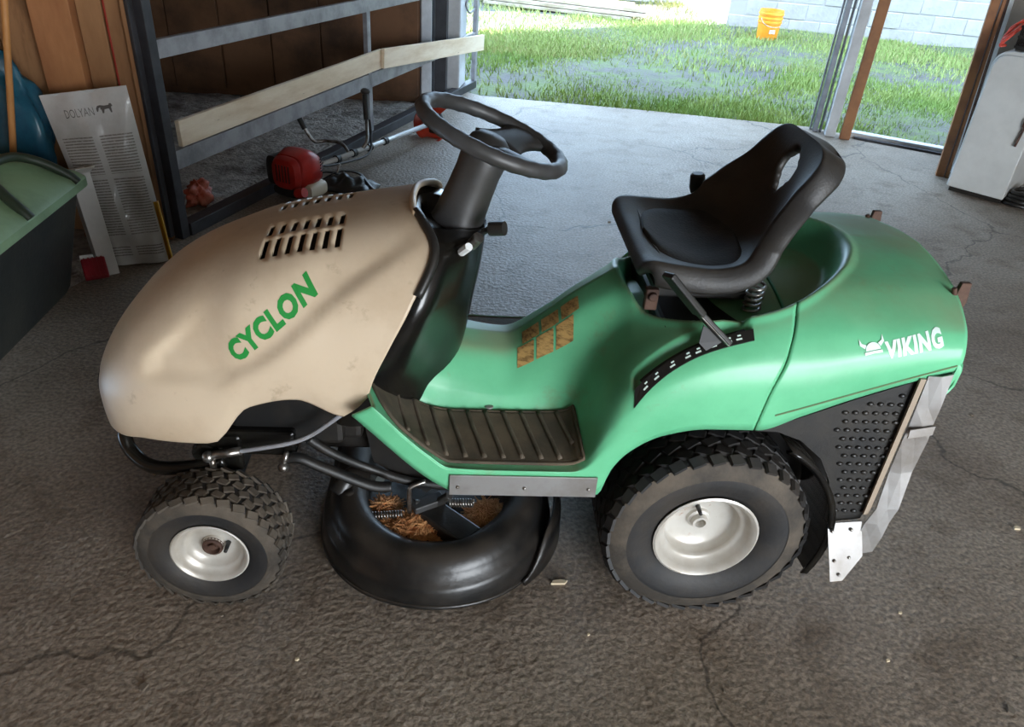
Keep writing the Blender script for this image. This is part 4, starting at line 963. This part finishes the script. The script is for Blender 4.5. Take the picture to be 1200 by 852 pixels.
loft('tub', [rrect(0, 0, .335, .47, .04, .0), rrect(0, 0, .345, .485, .04, .02), rrect(.0, 0, .41, .60, .04, .39), rrect(0, 0, .412, .605, .04, .40)], kb_, bn, smooth=True, auto=.6)
lid = loft('lid', [rrect(0, 0, .425, .625, .05, .385), rrect(0, 0, .44, .64, .06, .395), rrect(0, 0, .44, .64, .06, .425), rrect(0, 0, .425, .62, .06, .445), rrect(-.06, 0, .32, .52, .08, .53), rrect(-.08, 0, .25, .44, .08, .56), rrect(-.1, 0, .1, .2, .05, .575)], kg_, bn, smooth=True, auto=.5)
def lz(x): return float(np.interp(x, [.17, .26, .425, .44], [.56, .53, .445, .42]))
for y0 in (.34, -.30):
    pts = [(.44, y0+.185, .43), (.41, y0+.18, .462), (.34, y0+.15, .515), (.28, y0+.10, .548), (.262, y0+.0, .558), (.28, y0-.10, .548), (.34, y0-.15, .515), (.41, y0-.18, .462), (.44, y0-.185, .43)]
    MB().tube(spline(pts, 6), .017, 10, flat=1.1).obj('handle', mat('dark green handle', srgb(40, 52, 38), .5), lid, smooth=True)
    loft('handle_recess', [[(p[0]*.99-.004, y0+(p[1]-y0)*.86, lz(p[0])+.004) for p in spline(pts, 4)]], K['text_green'] if False else kg_, lid, cap0=False, cap1=True)
# sack leaning on the timber wall
SK = Vector((-1.98, 1.93, 0)); sk0 = thing('feed_sack', 'tall glossy white feed sack with grey print leaning on the timber wall', 'sack', SK)
def sack_mat():
    m = mat('printed sack film', srgb(196, 196, 194), .18, col2=srgb(176, 174, 170), nscale=4, bump=.25, bscale=7, spec=.6, coat=.4)
    nt = m.node_tree; N = nt.nodes; L = nt.links; p = N['Principled BSDF']; src = p.inputs['Base Color'].links[0].from_socket
    uv = N.new('ShaderNodeUVMap'); sx = N.new('ShaderNodeSeparateXYZ'); L.new(uv.outputs[0], sx.inputs[0])
    def mth(op, a, b=None, c=None):
        n = N.new('ShaderNodeMath'); n.operation = op
        for i, q in enumerate((a, b, c)):
            if q is None: continue
            if isinstance(q, (int, float)): n.inputs[i].default_value = q
            else: L.new(q, n.inputs[i])
        return n.outputs[0]
    U, Vv = sx.outputs[0], sx.outputs[1]
    def band(q, a, b): return mth('MULTIPLY', mth('GREATER_THAN', q, a), mth('LESS_THAN', q, b))
    lines = mth('GREATER_THAN', mth('FRACT', mth('MULTIPLY', Vv, 62)), .52)
    nz = N.new('ShaderNodeTexNoise'); nz.inputs['Scale'].default_value = 120; L.new(uv.outputs[0], nz.inputs['Vector'])
    ink = mth('MULTIPLY', lines, mth('GREATER_THAN', nz.outputs['Fac'], .40))
    colsm = mth('ADD', band(U, .08, .46), band(U, .54, .93)); rows = mth('ADD', band(Vv, .18, .76), band(Vv, .05, .12))
    gap = mth('SUBTRACT', 1.0, band(Vv, .52, .545))
    fac = mth('MULTIPLY', mth('MULTIPLY', ink, colsm), mth('MULTIPLY', rows, gap))
    mx = N.new('ShaderNodeMix'); mx.data_type = 'RGBA'; mx.inputs['B'].default_value = srgb(104, 98, 92); L.new(mth('MULTIPLY', fac, .8), mx.inputs['Factor']); L.new(src, mx.inputs['A'])
    m2 = N.new('ShaderNodeMix'); m2.data_type = 'RGBA'; m2.inputs['B'].default_value = srgb(190, 140, 40)
    yb = mth('MULTIPLY', band(U, .955, 1.1), mth('LESS_THAN', Vv, .36)); L.new(yb, m2.inputs['Factor']); L.new(mx.outputs['Result'], m2.inputs['A']); L.new(m2.outputs['Result'], p.inputs['Base Color'])
    return m
BL = Vector((-2.115, 1.865, .0)); BR = Vector((-1.868, 1.935, .0)); TL = Vector((-2.268, 1.95, .678)); TR = Vector((-1.925, 1.955, .735))
nS = 15; verts = []; faces = []; uvs = []
def sackpt(u, v, sgn):
    p = (BL*(1-u)+BR*u)*(1-v)+(TL*(1-u)+TR*u)*v
    thick = .05*(1-(2*abs(u-.5))**4)*(1-v**8)**.7*(1-.25*v)*(1 if v > 0 else 1)
    nrm = (BR-BL).cross(TL-BL).normalized()
    wr = .010*math.sin(9*u+5*v)*math.sin(7*v+2)+.006*math.sin(17*u-8*v)*math.sin(11*v)
    return p + nrm*(thick*sgn + (wr if sgn > 0 else 0)*(1-(2*abs(u-.5))**6))
fr_, bk_ = [], []
for i in range(nS+10):
    v = i/(nS+9); fr_.append([sackpt(j/nS, v, 1) for j in range(nS+1)]); bk_.append([sackpt(j/nS, v, -.2) for j in range(nS+1)])
mb = MB().grid([[p - SK for p in r] for r in fr_]); n1 = len(mb.v); mb.grid([[p-SK for p in r] for r in bk_])
so = mb.obj('film', sack_mat(), sk0, smooth=True)
uvl = so.data.uv_layers.new(name='UVMap')
for lp in so.data.loops:
    i = lp.vertex_index % n1; uvl.data[lp.index].uv = ((i % (nS+1))/nS, (i//(nS+1))/(nS+9))
# printed name and animal mark on the sack
sbv = bvh_of(so); nS_ = (BR-BL).cross(TL-BL).normalized()
def sack_print(name, v, f, u0, v0, s, m):
    eu = (TR-TL).normalized(); ev = (TL-BL).normalized(); out = []
    for q in v:
        p = (BL*(1-u0)+BR*u0)*(1-v0)+(TL*(1-u0)+TR*u0)*v0 + eu*q[0]*s + ev*q[1]*s - SK
        h = sbv.ray_cast(p+nS_*.3, -nS_); out.append(tuple(h[0]+nS_*.0015) if h[0] is not None else tuple(p+nS_*.05))
    return MB().add(out, f).obj(name, m, sk0)
kdk = mat('grey sack print', srgb(92, 88, 86), .4)
v, ff = text2d('DOLYAN', 1, 0, -.01); wt = max(p[0] for p in v); v = [(p[0]/wt*1.55, p[1]*.62, 0) for p in v]
sack_print('printed_name', v, ff, .22, .865, .075, kdk)
an = [(0, .3), (.1, .42), (.25, .45), (.5, .4), (.75, .42), (.8, .5), (.9, .48), (.95, .35), (.85, .3), (.82, 0), (.74, 0), (.7, .22), (.45, .2), (.36, 0), (.28, 0), (.27, .2), (.15, .25), (.05, .1), (0, .12)]
sack_print('animal_mark', [(x, y, 0) for x, y in an], [tuple(range(len(an)))], .60, .872, .07, kdk)
MB().beam(BR-SK+nS_*.012+Vector((.004, 0, .0)), BR*.64+TR*.36-SK+nS_*.012+Vector((.004, 0, 0)), .006, .028, up=tuple(nS_)).obj('side_gusset', mat('yellow gusset', srgb(196, 148, 40), .4), sk0)
# white carton
CX = Vector((-2.08, 1.76, 0)); ct = thing('carton', 'narrow white open carton standing in front of the feed sack', 'box', CX)
kw = mat('white card', srgb(214, 212, 208), .7, col2=srgb(196, 194, 190), nscale=4)
loft('sleeve', [[Vector(p)-CX for p in r] for r in ([(-2.085, 1.735, 0), (-2.030, 1.775, .0), (-2.09, 1.86, .0), (-2.145, 1.82, .0)], [(-2.135, 1.775, .42), (-2.075, 1.815, .425), (-2.13, 1.89, .42), (-2.19, 1.85, .415)])], kw, ct, bevel=.002)
MB().prism([Vector(p)-CX for p in [(-2.135, 1.775, .42), (-2.075, 1.815, .425), (-2.045, 1.80, .452), (-2.105, 1.762, .447)]], (0, .002, .003)).obj('flap', kw, ct)
# red hand brush
RB = Vector((-2.09, 1.70, 0)); br = thing('hand_brush', 'red plastic hand brush head lying between bin and white carton', 'brush', RB)
krb = mat('dark red plastic', srgb(150, 30, 42), .45, col2=srgb(120, 22, 34), nscale=10)
Rb = Matrix.Rotation(.5, 3, 'Z') @ Matrix.Rotation(-.9, 3, 'X')
MB().box((0, 0, .055), (.09, .03, .09), R=Rb).obj('head', krb, br, bevel=.006)
for i in range(5): MB().box(Rb @ Vector((-.032+i*.016, -.019, 0))+Vector((0, 0, .055)), (.005, .006, .085), R=Rb).obj('rib', krb, br)
MB().box(Rb @ Vector((-.02, .0, .052))+Vector((0, 0, .058)), (.05, .024, .016), R=Rb).obj('edge', K['white'], br, bevel=.003)
def crumple(name, c, size, m, label, cat, seed, seg=18, amp=.25, parent=None, flat=None):
    rg = np.random.default_rng(seed); ph = rg.uniform(0, 6, 9); V = []; rows = []
    for i in range(seg+1):
        th = PI*i/seg; row = []
        for j in range(seg*2):
            a = PI*j/seg; r = 1+amp*(math.sin(3*a+ph[0]+2*th)*.5+math.sin(5*th+ph[1]+a)*.4+math.sin(7*a-4*th+ph[2])*.3+.25*math.sin(13*a+9*th+ph[3]))*math.sin(th)
            row.append((size[0]*r*math.sin(th)*math.cos(a), size[1]*r*math.sin(th)*math.sin(a), max(-size[2]*.98, size[2]*r*math.cos(th))+size[2]*.98))
        rows.append(row)
    o = MB().grid(rows, True).obj(name, m, None, smooth=True); o.location = c
    return tag(o, label, cat)
kblue = mat('blue plastic sheet', srgb(34, 92, 112), .3, col2=srgb(22, 62, 84), nscale=5, bump=.3, bscale=8)
crumple('plastic_sack', (-2.50, 2.02, .0), (.20, .12, .43), kblue, 'crumpled blue plastic sack slumped behind the bin by the wall', 'sack', 3, 30, .26)
kob = mat('orange red film', srgb(186, 84, 62), .4, col2=srgb(206, 130, 110), nscale=12, bump=.3, bscale=14)
crumple('plastic_bag', (-1.94, 2.60, .0), (.05, .08, .062), kob, 'crumpled orange red plastic bag on the bay floor beside the gate post', 'bag', 5, 20, .6)
bh = thing('broom', 'wooden broom leaning upright behind the green lidded bin', 'broom', (-2.47, 1.845, 0))
kwd = mat('broom wood', srgb(190, 134, 78), .5, col2=srgb(164, 110, 60), nscale=6, stretch=(1, 1, .2))
MB().tube([(.0, .0, .05), (.115, .0, .53), (.225, .0, 1.04), (.32, .0, 1.48)], .0125, 12).obj('handle', kwd, bh, smooth=True)
MB().box((0, 0, .06), (.26, .045, .04)).obj('head', kwd, bh, bevel=.008)
MB().box((0, 0, .022), (.25, .04, .044)).obj('bristles', mat('bristle', srgb(70, 56, 40), .9, bump=.5, bscale=90), bh, bevel=.004)

# ------------------------------------------------------------------ right: white cabinet with a crate on top, striped strips, cable coil
fA = Vector((2.536, 3.432, 0)); fB = Vector((2.768, 3.184, 0)); fd = (fB-fA).normalized(); fnn = Vector((-fd.y, fd.x, 0)); fW = (fB-fA).length
kfr = mat('white appliance enamel', srgb(204, 206, 204), .32, col2=srgb(188, 190, 188), nscale=2.5)
fz = thing('refrigerator', 'small white enamel refrigerator with rounded top edge standing by the doorway', 'refrigerator', fA)
def ff_(u, d, z): p = fd*u + fnn*d; return (p.x, p.y, z)
prf = [(0, .03), (0, .78), (.012, .825), (.045, .852), (.09, .862), (fW, .862), (fW, .03)]
cab = MB().prism([ff_(u, .0, z) for u, z in prf], tuple(fnn*.52)); cab.obj('cabinet', kfr, fz, bevel=.012)
MB().prism([ff_(u, -.022, z) for u, z in [(.012, .035), (.012, .775), (.03, .815), (.055, .835), (.095, .842), (fW+.005, .842), (fW+.005, .035)]], tuple(fnn*.02)).obj('door', kfr, fz, bevel=.006)
MB().prism([ff_(u, .02, z) for u, z in [(.02, 0), (.02, .032), (fW-.01, .032), (fW-.01, 0)]], tuple(fnn*.48)).obj('plinth', K['frame'], fz)
hh = MB(); hh.box(Vector(ff_(fW-.035, -.03, .50)), (.03, .03, .05), math.atan2(fd.y, fd.x)); hh.tube([ff_(fW-.035, -.035, .48), ff_(fW-.045, -.038, .36)], .008, 8); hh.obj('latch', K['rust'], fz, bevel=.004)
cO = Vector(ff_(.27, .20, .862)) + fA
crt = thing('crate', 'black plastic grid crate standing on the white refrigerator', 'crate', cO)
crt.rotation_euler.z = math.atan2(fd.y, fd.x)
MB().box((0, 0, .012), (.38, .30, .02)).obj('base', K['black'], crt)
for x, y, sx, sy in ((0, -.15, .38, .014), (0, .15, .38, .014), (-.19, 0, .014, .30), (.19, 0, .014, .30)):
    for z in (.02, .075, .13): MB().box((x, y, z), (sx+.006, sy+.006, .012)).obj('rail', K['black'], crt)
    n = 9
    for k in range(n):
        t = k/(n-1)-.5; MB().box((x+(t*sx if sx > sy else 0), y+(t*sy if sy > sx else 0), .075), (.010, .010, .12)).obj('bar', K['black'], crt)
kro = mat('red orange webbing', srgb(214, 76, 52), .6, col2=srgb(184, 54, 38), nscale=18, bump=.2)
crumple('strap_bundle', cO+Vector((0, .0, .012)), (.13, .10, .11), kro, 'bundle of bright red webbing lying inside the black crate', 'strap', 11, 18, .3)
rp = thing('hanging_strap', 'red cord tangle draped over the rim of the black crate', 'strap', tuple(cO+Vector((-.16, .12, .0))))
for k in range(5):
    pts = [(.05+.01*k, -.06, .10), (-.02+.02*k, -.02+.03*math.sin(k*2), .155+.012*k), (-.07-.015*k, .03*math.cos(k), .11-.02*k), (-.09-.02*math.sin(k), .02, .05-.01*k)]
    MB().tube(spline(pts, 6), .008, 7).obj('cord', kro, rp, smooth=True)
# pale strips standing behind the cabinet
for k, (u, d, m_, lb) in enumerate(((-.02, .10, K['track'], 'grey metal strip'), (.03, .16, K['white'], 'narrow white strip'), (.075, .20, K['rust'], 'narrow rust brown strip'), (.12, .24, K['white'], 'broad white strip'))):
    b = Vector((2.745+.042*k, 3.79+.03*k, 0))
    o = MB().beam(b, b+Vector((-.10, .0, 1.55)), .032 if k != 3 else .045, .012, up=tuple(fnn)).obj('strip', m_, bevel=.002)
    tag(o, lb + ' standing upright behind the refrigerator and crate', 'strip')
hz = thing('cable_coil', 'dark coiled hose lying beside the refrigerator base', 'hose', tuple(fB+Vector((.12, .0, 0))))
for k in range(4): MB().tube([(.085*math.cos(a)+.01*k, .085*math.sin(a), .014+.022*k+.006*math.sin(2*a)) for a in np.linspace(0, 2*PI, 22, endpoint=False)], .012, 8, closed=True).obj('loop', K['black'], hz, smooth=True)
# ------------------------------------------------------------------ litter on the floor
ks = mat('chip', srgb(206, 190, 160), .8); kst = mat('grey stone', srgb(110, 100, 88), .9)
def chip(x, y, l, w_, rz, m_, lb, cat='chip', grp=None):
    o = MB().prism([(-l, -w_*.6, 0), (l*.6, -w_, 0), (l, w_*.2, 0), (l*.2, w_, 0), (-l*.7, w_*.7, 0)], (0, 0, .003+w_*.4)).obj('wood_chip' if cat == 'chip' else 'pebble', m_)
    o.location = (x, y, .0); o.rotation_euler.z = rz; tag(o, lb, cat, grp)
chip(-.315, .109, .022, .007, .1, ks, 'pale splinter of wood on the floor between deck and rear wheel')
for k, (x, y, s) in enumerate(((1.06, .33, .010), (.80, .33, .006), (.70, .10, .006), (.55, .02, .005), (.676, -.25, .012), (.78, -.12, .008), (.45, -.12, .005), (-1.24, -.19, .011), (-1.13, .0, .006), (-.93, -.12, .005), (.03, -.2, .005), (-.14, -.2, .005), (-.26, -.05, .004), (1.25, .9, .009), (1.5, 1.5, .012), (1.0, 1.7, .01), (.7, 2.3, .01), (.2, 2.6, .009), (-1.45, .5, .008), (-1.6, .9, .009), (-1.5, 1.3, .008), (-.2, 1.6, .008), (.1, 1.9, .007))):
    chip(x, y, s, s*.7, k*1.1, kst if k % 3 else ks, 'small loose stone fragment on the concrete floor', 'pebble', 'stone fragments on the floor')
